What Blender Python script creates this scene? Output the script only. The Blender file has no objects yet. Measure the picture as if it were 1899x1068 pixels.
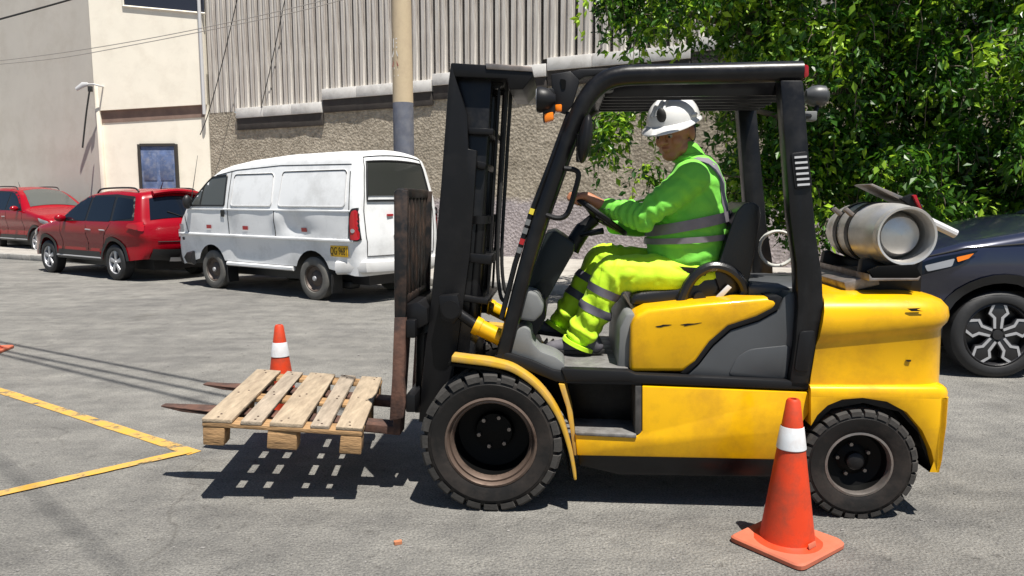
import bpy, bmesh, math, random
from mathutils import Vector, Matrix, noise
from mathutils.geometry import delaunay_2d_cdt
random.seed(7)
R = math.radians
sc = bpy.context.scene
col = sc.collection

# ------------------------------------------------------------------ camera, sky, sun, exposure
CAM_H = 1.5
PITCH = 6.83
cd = bpy.data.cameras.new('camera'); cam = bpy.data.objects.new('camera', cd); col.objects.link(cam)
cam.location = (0, 0, CAM_H); cam.rotation_euler = (R(90 - PITCH), 0, 0)
cd.sensor_width = 36; cd.lens = 25.97; cd.clip_end = 2000; cd.clip_start = 0.05
sc.camera = cam
SUN = Vector((0.20, -0.33, 1.0)).normalized()          # direction towards the sun
world = bpy.data.worlds.new('World'); sc.world = world; world.use_nodes = True
wn = world.node_tree.nodes; wl = world.node_tree.links
bg = wn['Background']; sky = wn.new('ShaderNodeTexSky'); sky.sky_type = 'NISHITA'; sky.sun_disc = False
sky.sun_elevation = math.asin(SUN.z); sky.sun_rotation = math.atan2(SUN.x, SUN.y)
sky.air_density = 1.0; sky.dust_density = 0.3; sky.ozone_density = 1.0
wl.new(sky.outputs[0], bg.inputs[0]); bg.inputs[1].default_value = 0.05
sd = bpy.data.lights.new('sun', 'SUN'); sun = bpy.data.objects.new('sun', sd); col.objects.link(sun)
sd.energy = 5.0; sd.angle = R(0.53); sd.color = (1.0, 0.955, 0.88)
sun.rotation_euler = (-SUN).to_track_quat('-Z', 'Y').to_euler(); sun.location = (3, -4, 20)
sc.view_settings.view_transform = 'Standard'; sc.view_settings.look = 'None'
sc.view_settings.exposure = 0.68; sc.view_settings.gamma = 1.0; sc.view_settings.use_curve_mapping = False
sc.render.engine = 'CYCLES'; sc.cycles.use_denoising = True
sc.cycles.max_bounces = 8; sc.cycles.sample_clamp_indirect = 6
sc.cycles.caustics_reflective = False; sc.cycles.caustics_refractive = False

# ------------------------------------------------------------------ helpers: survey of the place from the photograph
FPX = 1370.0; PW, PH = 1899.0, 1068.0
_th = R(PITCH)
_fw = Vector((0, math.cos(_th), -math.sin(_th))); _up = Vector((0, math.sin(_th), math.cos(_th))); _rt = Vector((1, 0, 0))
_c = Vector((0, 0, CAM_H))
def on_plane(px, py, p0, n):
    d = _rt * ((px - PW/2)/FPX) + _up * ((PH/2 - py)/FPX) + _fw
    t = (Vector(p0) - _c).dot(n) / d.dot(n)
    return _c + d * t
def ground(px, py, z=0.0): return on_plane(px, py, (0, 0, z), Vector((0, 0, 1)))
# the truck's own frame: u to its rear, v away from the street side, z up
TA = R(4.0); TO = Vector((-0.103, 3.414, 0)); TU = Vector((math.cos(TA), -math.sin(TA), 0)); TV = Vector((math.sin(TA), math.cos(TA), 0))
def fl(px, py, v):
    p = on_plane(px, py, TO + TV*v, TV) - TO
    return (p.dot(TU), p.z)
def fls(pts, v): return [fl(x, y, v) for x, y in pts]
def fp(px, py, v):
    u, z = fl(px, py, v); return Vector((u, v, z))

# ------------------------------------------------------------------ helpers: materials
def rgb(r, g, b):
    f = lambda c: (c/255/12.92) if c/255 <= 0.04045 else ((c/255+0.055)/1.055)**2.4
    return (f(r), f(g), f(b))
MATS = {}
def M(name, c, rough=0.5, metal=0.0, var=0.0, vscale=4.0, dirt=None, dscale=3.0, damt=0.5, bump=0.0, bscale=60.0, coat=0.0, spec=0.5, stretch=None, emit=0, rvar=0.0, sheen=0.0, ddetail=6.0):
    m = bpy.data.materials.new(name); m.use_nodes = True
    n = m.node_tree.nodes; l = m.node_tree.links; b = n['Principled BSDF']
    b.inputs['Roughness'].default_value = rough; b.inputs['Metallic'].default_value = metal
    b.inputs['Coat Weight'].default_value = coat; b.inputs['Coat Roughness'].default_value = 0.10
    b.inputs['Specular IOR Level'].default_value = spec
    b.inputs['Sheen Weight'].default_value = sheen
    b.inputs['Base Color'].default_value = (*c, 1)
    tc = n.new('ShaderNodeTexCoord'); vec = tc.outputs['Object']
    if stretch:
        mp = n.new('ShaderNodeMapping'); mp.inputs['Scale'].default_value = stretch; l.new(vec, mp.inputs[0]); vec = mp.outputs[0]
    colout = None
    if var > 0:
        t = n.new('ShaderNodeTexNoise'); t.inputs['Scale'].default_value = vscale; t.inputs['Detail'].default_value = 8; t.inputs['Roughness'].default_value = 0.6
        l.new(vec, t.inputs['Vector'])
        r = n.new('ShaderNodeValToRGB'); r.color_ramp.elements[0].position = 0.3; r.color_ramp.elements[1].position = 0.7
        r.color_ramp.elements[0].color = (*[x*(1-var) for x in c], 1); r.color_ramp.elements[1].color = (*[min(1, x*(1+var)) for x in c], 1)
        l.new(t.outputs['Fac'], r.inputs[0]); colout = r.outputs[0]
    if dirt:
        t = n.new('ShaderNodeTexNoise'); t.inputs['Scale'].default_value = dscale; t.inputs['Detail'].default_value = ddetail; t.inputs['Roughness'].default_value = 0.7
        l.new(vec, t.inputs['Vector'])
        r = n.new('ShaderNodeValToRGB'); r.color_ramp.elements[0].position = 0.52 - damt*0.12; r.color_ramp.elements[1].position = 0.78 - damt*0.12
        r.color_ramp.elements[0].color = (0, 0, 0, 1); r.color_ramp.elements[1].color = (damt, damt, damt, 1)
        l.new(t.outputs['Fac'], r.inputs[0])
        mx = n.new('ShaderNodeMix'); mx.data_type = 'RGBA'
        l.new(r.outputs[0], mx.inputs['Factor'])
        if colout: l.new(colout, mx.inputs[6])
        else: mx.inputs[6].default_value = (*c, 1)
        mx.inputs[7].default_value = (*dirt, 1); colout = mx.outputs[2]
        mr = n.new('ShaderNodeMath'); mr.operation = 'MULTIPLY_ADD'; mr.inputs[1].default_value = 0.45; mr.inputs[2].default_value = rough
        l.new(r.outputs[0], mr.inputs[0]); l.new(mr.outputs[0], b.inputs['Roughness'])
    if colout: l.new(colout, b.inputs['Base Color'])
    if bump > 0:
        t = n.new('ShaderNodeTexNoise'); t.inputs['Scale'].default_value = bscale; t.inputs['Detail'].default_value = 5
        l.new(vec, t.inputs['Vector'])
        bp = n.new('ShaderNodeBump'); bp.inputs['Strength'].default_value = min(1.0, bump); bp.inputs['Distance'].default_value = 0.01*max(1, bump)
        l.new(t.outputs['Fac'], bp.inputs['Height']); l.new(bp.outputs[0], b.inputs['Normal'])
    if emit:
        b.inputs['Emission Color'].default_value = (*c, 1); b.inputs['Emission Strength'].default_value = emit
    MATS[name] = m
    return m

# ------------------------------------------------------------------ helpers: meshes
class G:
    def __init__(s): s.v = []; s.f = []
    def add(s, vs, fs):
        o = len(s.v); s.v += [Vector(p) for p in vs]; s.f += [tuple(i+o for i in f) for f in fs]; return s
    def box(s, c, d, rot=None):
        vs = [Vector((x*d[0]/2, y*d[1]/2, z*d[2]/2)) for x in (-1, 1) for y in (-1, 1) for z in (-1, 1)]
        if rot is not None: vs = [rot @ p for p in vs]
        vs = [p + Vector(c) for p in vs]
        return s.add(vs, [(0,1,3,2), (4,6,7,5), (0,4,5,1), (2,3,7,6), (0,2,6,4), (1,5,7,3)])
    def prism(s, poly, y0, y1):           # polygon in (x,z) pulled along y
        n = len(poly)
        return s.add([(x, y0, z) for x, z in poly] + [(x, y1, z) for x, z in poly],
                     [tuple(range(n)), tuple(range(2*n-1, n-1, -1))] + [(i, n+i, n+(i+1) % n, (i+1) % n) for i in range(n)])
    def loft(s, rings, closed=True, caps=True):
        n = len(rings[0]); o = len(s.v)
        for r in rings: s.v += [Vector(p) for p in r]
        for k in range(len(rings)-1):
            for i in range(n if closed else n-1):
                a = o+k*n+i; b = o+k*n+(i+1) % n
                s.f.append((a, b, b+n, a+n))
        if caps:
            s.f.append(tuple(o+i for i in range(n-1, -1, -1))); e = o+(len(rings)-1)*n; s.f.append(tuple(e+i for i in range(n)))
        return s
    def tube(s, path, r, n=10, closed=False, sx=1.0, up=None):   # sx squashes the section along `up`-perpendicular
        P = [Vector(p) for p in path]; m = len(P)
        if not hasattr(r, '__len__'): r = [r]*m
        rings = []; nrm = None
        for i in range(m):
            a = P[(i-1) % m] if (closed or i > 0) else P[0]; b = P[(i+1) % m] if (closed or i < m-1) else P[-1]
            t = (b-a).normalized()
            if up is not None: nrm = (Vector(up) - t*Vector(up).dot(t)).normalized()
            elif nrm is None:
                h = Vector((0, 0, 1)) if abs(t.z) < 0.9 else Vector((1, 0, 0)); nrm = (h - t*h.dot(t)).normalized()
            else: nrm = (nrm - t*nrm.dot(t)).normalized()
            bn = t.cross(nrm)
            rings.append([P[i] + (nrm*math.cos(2*math.pi*k/n) + bn*math.sin(2*math.pi*k/n)*sx)*r[i] for k in range(n)])
        if closed: rings.append(rings[0]); 
        return s.loft(rings, True, not closed)
    def lathe(s, prof, axis='y', n=32, c=(0, 0, 0), caps=False):          # prof: (radius, position along axis)
        rings = []
        for r, h in prof:
            ring = []
            for k in range(n):
                a = 2*math.pi*k/n; p, q = r*math.cos(a), r*math.sin(a)
                ring.append(Vector(c) + Vector({'y': (p, h, q), 'x': (h, p, q), 'z': (p, q, h)}[axis]))
            rings.append(ring)
        return s.loft(rings, True, caps)
    def ball(s, c, r, nu=14, nv=9, rot=None):
        if not hasattr(r, '__len__'): r = (r, r, r)
        rings = []
        for j in range(nv+1):
            ph = math.pi*(0.02+0.96*j/nv)
            ring = []
            for k in range(nu):
                a = 2*math.pi*k/nu; p = Vector((r[0]*math.sin(ph)*math.cos(a), r[1]*math.sin(ph)*math.sin(a), r[2]*math.cos(ph)))
                if rot is not None: p = rot @ p
                ring.append(Vector(c)+p)
            rings.append(ring)
        return s.loft(rings)
    def cap(s, a, b, ra, rb, n=12):         # tapered capsule
        a, b = Vector(a), Vector(b); d = (b-a).normalized(); pts = []; rr = []
        for k in (-1, -.85, -.5): pts.append(a + d*ra*k); rr.append(max(ra*math.sqrt(1-k*k), ra*.12))
        pts.append(a); rr.append(ra); pts.append(b); rr.append(rb)
        for k in (.5, .85, 1): pts.append(b + d*rb*k); rr.append(max(rb*math.sqrt(1-k*k), rb*.12))
        return s.tube(pts, rr, n)
    def rbox(s, c, d, r, n=4, rot=None):   # box with plan corners rounded (about z)
        pts = []
        for cx, cy, a0 in ((1, 1, 0), (-1, 1, 90), (-1, -1, 180), (1, -1, 270)):
            for k in range(n+1):
                a = R(a0 + 90*k/n); pts.append((cx*(d[0]/2-r)+r*math.cos(a), cy*(d[1]/2-r)+r*math.sin(a)))
        rings = []
        for z in (-d[2]/2, d[2]/2):
            q = [Vector((x, y, z)) for x, y in pts]
            if rot is not None: q = [rot @ p for p in q]
            rings.append([p+Vector(c) for p in q])
        return s.loft(rings)

def mesh_of(g, bevel=0, seg=2, ang=35, name='m', bang=35, smooth=True):
    me = bpy.data.meshes.new(name)
    bm = bmesh.new()
    vs = [bm.verts.new(p) for p in g.v]
    for f in g.f:
        try: bm.faces.new([vs[i] for i in f])
        except ValueError: pass
    bmesh.ops.remove_doubles(bm, verts=bm.verts, dist=1e-5)
    bmesh.ops.recalc_face_normals(bm, faces=bm.faces)
    if bevel:
        ed = [e for e in bm.edges if e.is_manifold and e.calc_face_angle(0) > R(bang)]
        bmesh.ops.bevel(bm, geom=ed, offset=bevel, segments=seg, affect='EDGES', profile=0.5, clamp_overlap=True)
    bm.to_mesh(me); bm.free()
    if smooth:
        me.polygons.foreach_set('use_smooth', [True]*len(me.polygons))
        me.set_sharp_from_angle(angle=R(ang))
    return me
def obj(name, g, mat, parent=None, bevel=0, seg=2, ang=35, loc=None, rot=None, smooth=True):
    me = g if isinstance(g, bpy.types.Mesh) else mesh_of(g, bevel, seg, ang, name, smooth=smooth)
    if mat is not None and not me.materials: me.materials.append(mat)
    o = bpy.data.objects.new(name, me); col.objects.link(o)
    if parent: o.parent = parent
    if loc is not None: o.location = loc
    if rot is not None: o.rotation_euler = rot
    return o
def tag(o, label=None, cat=None, group=None, kind=None):
    if label: o['label'] = label
    if cat: o['category'] = cat
    if group: o['group'] = group
    if kind: o['kind'] = kind
    return o
def thing(name, label, cat, loc=(0, 0, 0), rz=0, group=None):
    o = bpy.data.objects.new(name, None); col.objects.link(o); o.empty_display_size = 0.2
    o.location = loc; o.rotation_euler = (0, 0, rz)
    return tag(o, label, cat, group)
def dup(root, parent=None):
    c = root.copy(); col.objects.link(c)
    if parent: c.parent = parent
    for ch in list(root.children): dup(ch, c)
    return c
def text_mesh(s, size, ext=0.002, align='CENTER'):
    cu = bpy.data.curves.new('t', 'FONT'); cu.body = s; cu.size = size; cu.extrude = ext; cu.align_x = align; cu.align_y = 'CENTER'; cu.resolution_u = 3
    o = bpy.data.objects.new('t', cu); col.objects.link(o)
    dg = bpy.context.evaluated_depsgraph_get(); me = bpy.data.meshes.new_from_object(o.evaluated_get(dg))
    bpy.data.objects.remove(o); bpy.data.curves.remove(cu)
    return me
def arc(cx, cz, r, a0, a1, n): return [(cx + r*math.cos(R(a0+(a1-a0)*i/n)), cz + r*math.sin(R(a0+(a1-a0)*i/n))) for i in range(n+1)]
def rpoly(pts, r, n=4):                    # round a polygon's corners
    out = []; m = len(pts)
    for i in range(m):
        p = Vector(pts[i]); a = Vector(pts[i-1]); b = Vector(pts[(i+1) % m])
        rr = r[i] if hasattr(r, '__len__') else r
        da = a-p; db = b-p; k = min(rr, da.length*0.45, db.length*0.45)
        if k < 1e-5: out.append(tuple(p)); continue
        s_, e_ = p+da.normalized()*k, p+db.normalized()*k
        for j in range(n+1):
            t = j/n; out.append(tuple(s_*(1-t)**2 + p*2*t*(1-t) + e_*t*t))
    return out
def spline(pts, n=6):                      # Catmull-Rom through points
    P = [Vector(p) for p in pts]; out = []
    for i in range(len(P)-1):
        p0 = P[max(0, i-1)]; p1 = P[i]; p2 = P[i+1]; p3 = P[min(len(P)-1, i+2)]
        for j in range(n):
            t = j/n
            out.append(0.5*((2*p1) + (p2-p0)*t + (2*p0-5*p1+4*p2-p3)*t*t + (3*p1-p0-3*p2+p3)*t**3))
    return out + [P[-1]]

# ------------------------------------------------------------------ materials
asph = M('asphalt', (0.17, 0.168, 0.163), 0.9)
def asphalt_nodes(m):
    n = m.node_tree.nodes; l = m.node_tree.links; b = n['Principled BSDF']
    tc = n.new('ShaderNodeTexCoord'); v = tc.outputs['Object']
    def nz(s, d=6, r=.6, vec=v):
        t = n.new('ShaderNodeTexNoise'); t.inputs['Scale'].default_value = s; t.inputs['Detail'].default_value = d; t.inputs['Roughness'].default_value = r; l.new(vec, t.inputs['Vector']); return t.outputs['Fac']
    def ramp(x, p0, c0, p1, c1):
        r = n.new('ShaderNodeValToRGB'); e = r.color_ramp.elements; e[0].position = p0; e[1].position = p1; e[0].color = (*c0, 1); e[1].color = (*c1, 1); l.new(x, r.inputs[0]); return r.outputs[0]
    def mul(a, c, f=1.0, mode='MULTIPLY'):
        x = n.new('ShaderNodeMix'); x.data_type = 'RGBA'; x.blend_type = mode; x.inputs['Factor'].default_value = f; l.new(a, x.inputs[6]); l.new(c, x.inputs[7]); return x.outputs[2]
    base = ramp(nz(0.45, 8, .65), .3, (.19, .186, .178), .7, (.275, .27, .258))
    mid = ramp(nz(3.2, 8, .7), .32, (.68, .68, .68), .68, (1.16, 1.15, 1.12))
    fine = ramp(nz(95, 4, .7), .36, (.60, .60, .61), .64, (1.36, 1.34, 1.30))
    mp = n.new('ShaderNodeMapping'); mp.inputs['Rotation'].default_value = (0, 0, R(-32)); mp.inputs['Scale'].default_value = (0.5, 3.5, 1); l.new(v, mp.inputs[0])
    streak = ramp(nz(1.1, 6, .6, mp.outputs[0]), .35, (.84, .84, .84), .6, (1.05, 1.05, 1.04))
    spots = ramp(nz(13, 6, .7), .58, (1, 1, 1), .70, (.55, .54, .53))
    wv = n.new('ShaderNodeVectorMath'); wv.operation = 'MULTIPLY_ADD'; wv.inputs[1].default_value = (.5, .5, .5)
    tn = n.new('ShaderNodeTexNoise'); tn.inputs['Scale'].default_value = 1.6; tn.inputs['Detail'].default_value = 8; l.new(v, tn.inputs['Vector']); l.new(tn.outputs['Color'], wv.inputs[0]); l.new(v, wv.inputs[2])
    ve = n.new('ShaderNodeTexVoronoi'); ve.feature = 'DISTANCE_TO_EDGE'; ve.inputs['Scale'].default_value = .55; l.new(wv.outputs[0], ve.inputs['Vector'])
    crk = ramp(ve.outputs['Distance'], .0015, (.72, .71, .7), .006, (1, 1, 1))
    cm = n.new('ShaderNodeMix'); cm.data_type = 'RGBA'; cm.inputs[6].default_value = (1, 1, 1, 1); l.new(crk, cm.inputs[7]); l.new(ramp(nz(.7, 3), .48, (0, 0, 0), .6, (1, 1, 1)), cm.inputs['Factor'])
    oil = ramp(nz(.9, 5, .55), .62, (1, 1, 1), .74, (.62, .61, .6))
    worn = ramp(nz(.33, 9, .62), .52, (1, 1, 1), .56, (.86, .86, .87))
    dust = ramp(nz(1.3, 9, .75), .62, (0, 0, 0), .8, (.08, .075, .062))
    c = mul(mul(mul(mul(mul(mul(mul(base, mid), fine), streak), spots), cm.outputs[2]), oil), worn)
    c = mul(c, dust, 1.0, 'ADD')
    l.new(c, b.inputs['Base Color'])
    vo = n.new('ShaderNodeTexVoronoi'); vo.inputs['Scale'].default_value = 70; l.new(v, vo.inputs['Vector'])
    ad = n.new('ShaderNodeMath'); ad.operation = 'MULTIPLY_ADD'; ad.inputs[1].default_value = 0.6; l.new(nz(17, 10, .82), ad.inputs[2]); l.new(vo.outputs['Distance'], ad.inputs[0])
    bp = n.new('ShaderNodeBump'); bp.inputs['Strength'].default_value = 0.9; bp.inputs['Distance'].default_value = 0.02; a2 = n.new('ShaderNodeMath'); a2.operation = 'MULTIPLY_ADD'; a2.inputs[1].default_value = 1.6; l.new(nz(5.5, 12, .72), a2.inputs[0]); l.new(ad.outputs[0], a2.inputs[2])
    l.new(a2.outputs[0], bp.inputs['Height'])
    l.new(bp.outputs[0], b.inputs['Normal'])
asphalt_nodes(asph)
conc = M('sidewalk_concrete', (0.36, 0.34, 0.31), 0.9, var=.15, vscale=2, dirt=(.16, .14, .12), dscale=3, damt=.6, bump=.4, bscale=40)
kerbm = M('kerb_concrete', (0.33, 0.32, 0.3), 0.9, var=.2, vscale=6, dirt=(.12, .11, .1), dscale=5, damt=.7, bump=.5, bscale=30)

def paint_nodes():                          # worn road paint: yellow flakes over asphalt
    m = M('worn_yellow_paint', (.6, .42, .1), .85); n = m.node_tree.nodes; l = m.node_tree.links; b = n['Principled BSDF']
    tc = n.new('ShaderNodeTexCoord'); t = n.new('ShaderNodeTexNoise'); t.inputs['Scale'].default_value = 7; t.inputs['Detail'].default_value = 10; t.inputs['Roughness'].default_value = .72
    l.new(tc.outputs['Object'], t.inputs['Vector'])
    r = n.new('ShaderNodeValToRGB'); e = r.color_ramp.elements; e[0].position = .40; e[1].position = .60
    e[0].color = (.40, .27, .11, 1); e[1].color = (.58, .32, .04, 1); l.new(t.outputs['Fac'], r.inputs[0]); l.new(r.outputs[0], b.inputs['Base Color'])
    r2 = n.new('ShaderNodeValToRGB'); e = r2.color_ramp.elements; e[0].position = .37; e[1].position = .47; e[0].color = (0, 0, 0, 1); e[1].color = (1, 1, 1, 1)
    l.new(t.outputs['Fac'], r2.inputs[0]); l.new(r2.outputs[0], b.inputs['Alpha'])
    return m
ypaint = paint_nodes()

def wall_nodes():
    m = M('rough_stone_plaster', (.33, .28, .21), .95); n = m.node_tree.nodes; l = m.node_tree.links; b = n['Principled BSDF']
    tc = n.new('ShaderNodeTexCoord'); v = tc.outputs['Object']
    def nz(s, d=6, r=.6):
        t = n.new('ShaderNodeTexNoise'); t.inputs['Scale'].default_value = s; t.inputs['Detail'].default_value = d; t.inputs['Roughness'].default_value = r; l.new(v, t.inputs['Vector']); return t.outputs['Fac']
    def ramp(x, p0, c0, p1, c1):
        r = n.new('ShaderNodeValToRGB'); e = r.color_ramp.elements; e[0].position = p0; e[1].position = p1; e[0].color = (*c0, 1); e[1].color = (*c1, 1); l.new(x, r.inputs[0]); return r.outputs[0]
    tan = ramp(nz(7, 8, .75), .32, (.24, .205, .155), .68, (.56, .495, .40))
    pur = ramp(nz(7, 8, .75), .32, (.31, .275, .285), .68, (.56, .50, .51))
    sp = n.new('ShaderNodeSeparateXYZ'); l.new(v, sp.inputs[0])
    ad = n.new('ShaderNodeMath'); ad.operation = 'MULTIPLY_ADD'; ad.inputs[1].default_value = .5; l.new(nz(1.2), ad.inputs[0]); l.new(sp.outputs['Z'], ad.inputs[2])
    k = ramp(ad.outputs[0], .0, (1, 1, 1), 1, (0, 0, 0))
    mr = n.new('ShaderNodeMapRange'); mr.inputs['From Min'].default_value = 1.65; mr.inputs['From Max'].default_value = 1.85; l.new(ad.outputs[0], mr.inputs['Value'])
    mx = n.new('ShaderNodeMix'); mx.data_type = 'RGBA'; l.new(mr.outputs[0], mx.inputs['Factor']); l.new(pur, mx.inputs[6]); l.new(tan, mx.inputs[7])
    big = ramp(nz(.6, 6, .6), .3, (.75, .74, .72), .7, (1.1, 1.1, 1.1))
    m2 = n.new('ShaderNodeMix'); m2.data_type = 'RGBA'; m2.blend_type = 'MULTIPLY'; m2.inputs['Factor'].default_value = 1; l.new(mx.outputs[2], m2.inputs[6]); l.new(big, m2.inputs[7])
    l.new(m2.outputs[2], b.inputs['Base Color'])
    vo = n.new('ShaderNodeTexVoronoi'); vo.inputs['Scale'].default_value = 15; l.new(v, vo.inputs['Vector'])
    a2 = n.new('ShaderNodeMath'); a2.operation = 'ADD'; l.new(vo.outputs['Distance'], a2.inputs[0]); l.new(nz(20, 10, .85), a2.inputs[1])
    bp = n.new('ShaderNodeBump'); bp.inputs['Strength'].default_value = .75; bp.inputs['Distance'].default_value = .035; l.new(a2.outputs[0], bp.inputs['Height']); l.new(bp.outputs[0], b.inputs['Normal'])
    return m
wallm = wall_nodes()
clad = M('cladding_sheet', (.68, .64, .59), .45, var=.26, vscale=3, stretch=(5, 5, .2), dirt=(.20, .165, .14), dscale=3.2, damt=.85)
cladj = M('cladding_gap', (.04, .036, .032), .9)
copm = M('coping_concrete', (.70, .68, .65), .85, var=.10, vscale=3, dirt=(.36, .33, .3), dscale=4, damt=.5, bump=.15)
copshade = M('coping_shade_dark', (.055, .047, .042), .95, var=.25, vscale=4, bump=.4)  # near-black colour carries the shadow band under the coping
creamw = M('cream_plaster', (.88, .82, .70), .9, var=.04, vscale=1.5, dirt=(.55, .47, .37), dscale=1.2, damt=.3, bump=.1, bscale=20)
greyw = M('grey_plaster', (.56, .52, .465), .92, var=.05, vscale=.8, dirt=(.40, .35, .29), dscale=.9, damt=.45, bump=.1, bscale=20)
ledgeshade = M('overhang_shade_brown', (.22, .15, .12), .9, var=.2, vscale=3)  # brown stands for the shade beneath the overhanging storey
winm = M('dark_window', (.03, .032, .045), .12)
framem = M('window_frame', (.75, .70, .6), .7)
bluedoor = M('blue_door_paint', (.10, .14, .26), .4, var=.3, vscale=4, dirt=(.35, .35, .38), dscale=6, damt=.5)
polec = M('pole_cream_paint', (.55, .44, .29), .8, var=.1, vscale=4, dirt=(.36, .28, .2), dscale=4, damt=.6)
poleb = M('pole_blue_paint', (.115, .125, .16), .7, var=.2, vscale=5, dirt=(.25, .24, .24), dscale=6, damt=.4)
markw = M('white_marking', (.75, .72, .68), .7)
markr = M('red_marking', (.40, .12, .10), .7)
cablem = M('black_cable', (.02, .02, .02), .6)
bluewhite = M('lamp_grey', (.55, .55, .56), .5)

yel = M('forklift_yellow', (.78, .425, .002), .30, var=.07, vscale=3, dirt=(.36, .17, .008), dscale=3.2, damt=.6, coat=.4, spec=.25)
yelw = M('forklift_yellow_worn', (.56, .32, .02), .5, var=.12, vscale=9, dirt=(.30, .20, .09), dscale=9, damt=.8)
blk = M('black_paint', (.006, .006, .007), .30, var=.3, vscale=6, dirt=(.022, .021, .02), dscale=6, damt=.4, bump=.06, bscale=30, spec=.35)
blkm = M('mast_black', (.008, .008, .009), .36, var=.15, vscale=5, dirt=(.028, .026, .024), dscale=4, damt=.3, spec=.25)
dashp = M('dash_plastic', (.012, .016, .016), .4, spec=.3)
blkp = M('black_plastic', (.008, .008, .009), .45, spec=.3, bump=.05, bscale=200)
grp = M('grey_plastic', (.055, .058, .062), .42, bump=.06, bscale=250, var=.1)
grl = M('light_grey_plastic', (.16, .165, .165), .55, var=.08, bump=.05, bscale=150)
rust = M('rusty_steel', (.13, .065, .045), .75, metal=.2, var=.35, vscale=12, dirt=(.045, .035, .034), dscale=10, damt=.9, bump=.25, bscale=60)
steel = M('worn_steel', (.30, .27, .25), .42, metal=.8, var=.3, vscale=9, dirt=(.12, .07, .05), dscale=8, damt=.7)
blkw = M('worn_black_steel', (.014, .014, .015), .45, var=.2, vscale=6, dirt=(.11, .065, .045), dscale=7, damt=.75, spec=.3)
recm = M('dusty_recess', (.035, .034, .032), .55, var=.3, vscale=6, dirt=(.13, .12, .11), dscale=6, damt=.6)
glassv = M('van_rear_glass', (.035, .037, .034), .06, spec=.3)
chrome = M('chrome_rod', (.75, .75, .75), .12, metal=1)
rub = M('tyre_rubber', (.011, .010, .0095), .6, var=.25, vscale=5, dirt=(.06, .046, .038), dscale=3, damt=.6, bump=.12, bscale=40, spec=.3)
rubl = M('tyre_lug_dusty', (.038, .035, .032), .85, var=.3, vscale=12, bump=.2, bscale=60)
rimb = M('rim_black', (.003, .003, .003), .5, spec=.12)
rimr = M('rim_rusty_lip', (.20, .145, .115), .45, metal=.5, var=.45, vscale=14, dirt=(.045, .026, .018), dscale=7, damt=.95)
vinyl = M('seat_vinyl', (.009, .009, .010), .30, bump=.08, bscale=120, var=.2)
amber = M('amber_lens', (.9, .22, .01), .15)
redl = M('red_lens', (.38, .006, .012), .12, coat=.5)
clearl = M('clear_lens', (.30, .31, .33), .08)
cabl = M('grey_cable', (.30, .28, .26), .6)
treadp = M('step_plate', (.26, .255, .25), .5, metal=.5, var=.3, vscale=15, dirt=(.08, .07, .06), dscale=8, damt=.8)
tankm = M('tank_aluminium', (.70, .68, .65), .36, metal=.75, var=.10, vscale=6, dirt=(.45, .40, .34), dscale=5, damt=.5)
hosem = M('hose_grey', (.50, .50, .46), .45)
stick = M('warning_sticker', (.75, .6, .05), .5)
wood = M('pallet_wood', (.36, .285, .20), .85, var=.28, vscale=7, stretch=(5, .9, 6), dirt=(.17, .12, .085), dscale=2.2, damt=.55, bump=.4, bscale=25)
wood2 = M('pallet_block_wood', (.36, .215, .10), .85, var=.35, vscale=9, stretch=(1.2, 6, 6), dirt=(.12, .075, .04), dscale=3, damt=.6, bump=.4, bscale=25)
wood3 = M('pallet_wood_grey', (.335, .275, .21), .9, var=.28, vscale=8, stretch=(5, .8, 6), dirt=(.17, .13, .10), dscale=2.5, damt=.6, bump=.4, bscale=25)
conem = M('cone_orange', (.62, .046, .008), .5, var=.06, vscale=6, dirt=(.20, .045, .02), dscale=8, damt=.7)
coneb = M('cone_base_dusty', (.46, .125, .07), .75, var=.15, vscale=8, dirt=(.40, .10, .04), dscale=6, damt=.6)
conew = M('cone_reflective_white', (.62, .64, .66), .45, var=.1, vscale=9, dirt=(.4, .3, .26), dscale=7, damt=.45)
vwhite = M('van_white', (.80, .81, .82), .34, coat=.2, dirt=(.42, .42, .41), dscale=1.8, damt=.55)
vgrey = M('van_bumper_grey', (.62, .62, .62), .4, dirt=(.4, .38, .35), dscale=4, damt=.5)
redc = M('car_red', (.27, .0015, .009), .25, metal=.0, coat=.35, spec=.2)
navy = M('car_navy', (.020, .024, .05), .2, metal=.3, coat=1.0)
glassd = M('dark_glass', (.006, .010, .018), .04, spec=.3)
glassg = M('grey_glass', (.085, .09, .085), .05, spec=.4)
trimb = M('trim_black', (.012, .012, .013), .45)
seamm = M('panel_gap', (.02, .02, .02), .8)
alloy = M('alloy', (.55, .55, .57), .38, metal=.5)
alloyd = M('alloy_dark', (.02, .02, .022), .3)
ctyre = M('car_tyre', (.018, .018, .019), .6, var=.2, vscale=8, bump=.1)
dtyre = M('dusty_car_tyre', (.12, .115, .105), .85, var=.2, vscale=8)
platey = M('plate_yellow', (.80, .46, .01), .5)
inkb = M('plate_ink', (.008, .008, .008), .6)
skin = M('skin', (.40, .165, .085), .5, var=.06, vscale=14)
hair = M('hair_black', (.008, .007, .007), .5)
jack = M('hi_vis_green_jacket', (.17, .60, .05), .7, var=.10, vscale=7, bump=.6, bscale=11, sheen=.1)
trou = M('hi_vis_yellow_trousers', (.52, .82, .015), .7, var=.10, vscale=7, bump=.6, bscale=11, sheen=.1)
refl = M('reflective_tape', (.19, .175, .20), .45, var=.1, vscale=20)
refld = M('reflective_tape_dark', (.10, .095, .12), .5, var=.1, vscale=20)
helm = M('helmet_white', (.72, .72, .71), .22, coat=.5)
shoem = M('shoe_grey', (.10, .095, .11), .7, var=.3, vscale=18)
shoeb = M('shoe_sole', (.012, .012, .012), .7)
belt = M('belt_black', (.015, .014, .016), .6)
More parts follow.
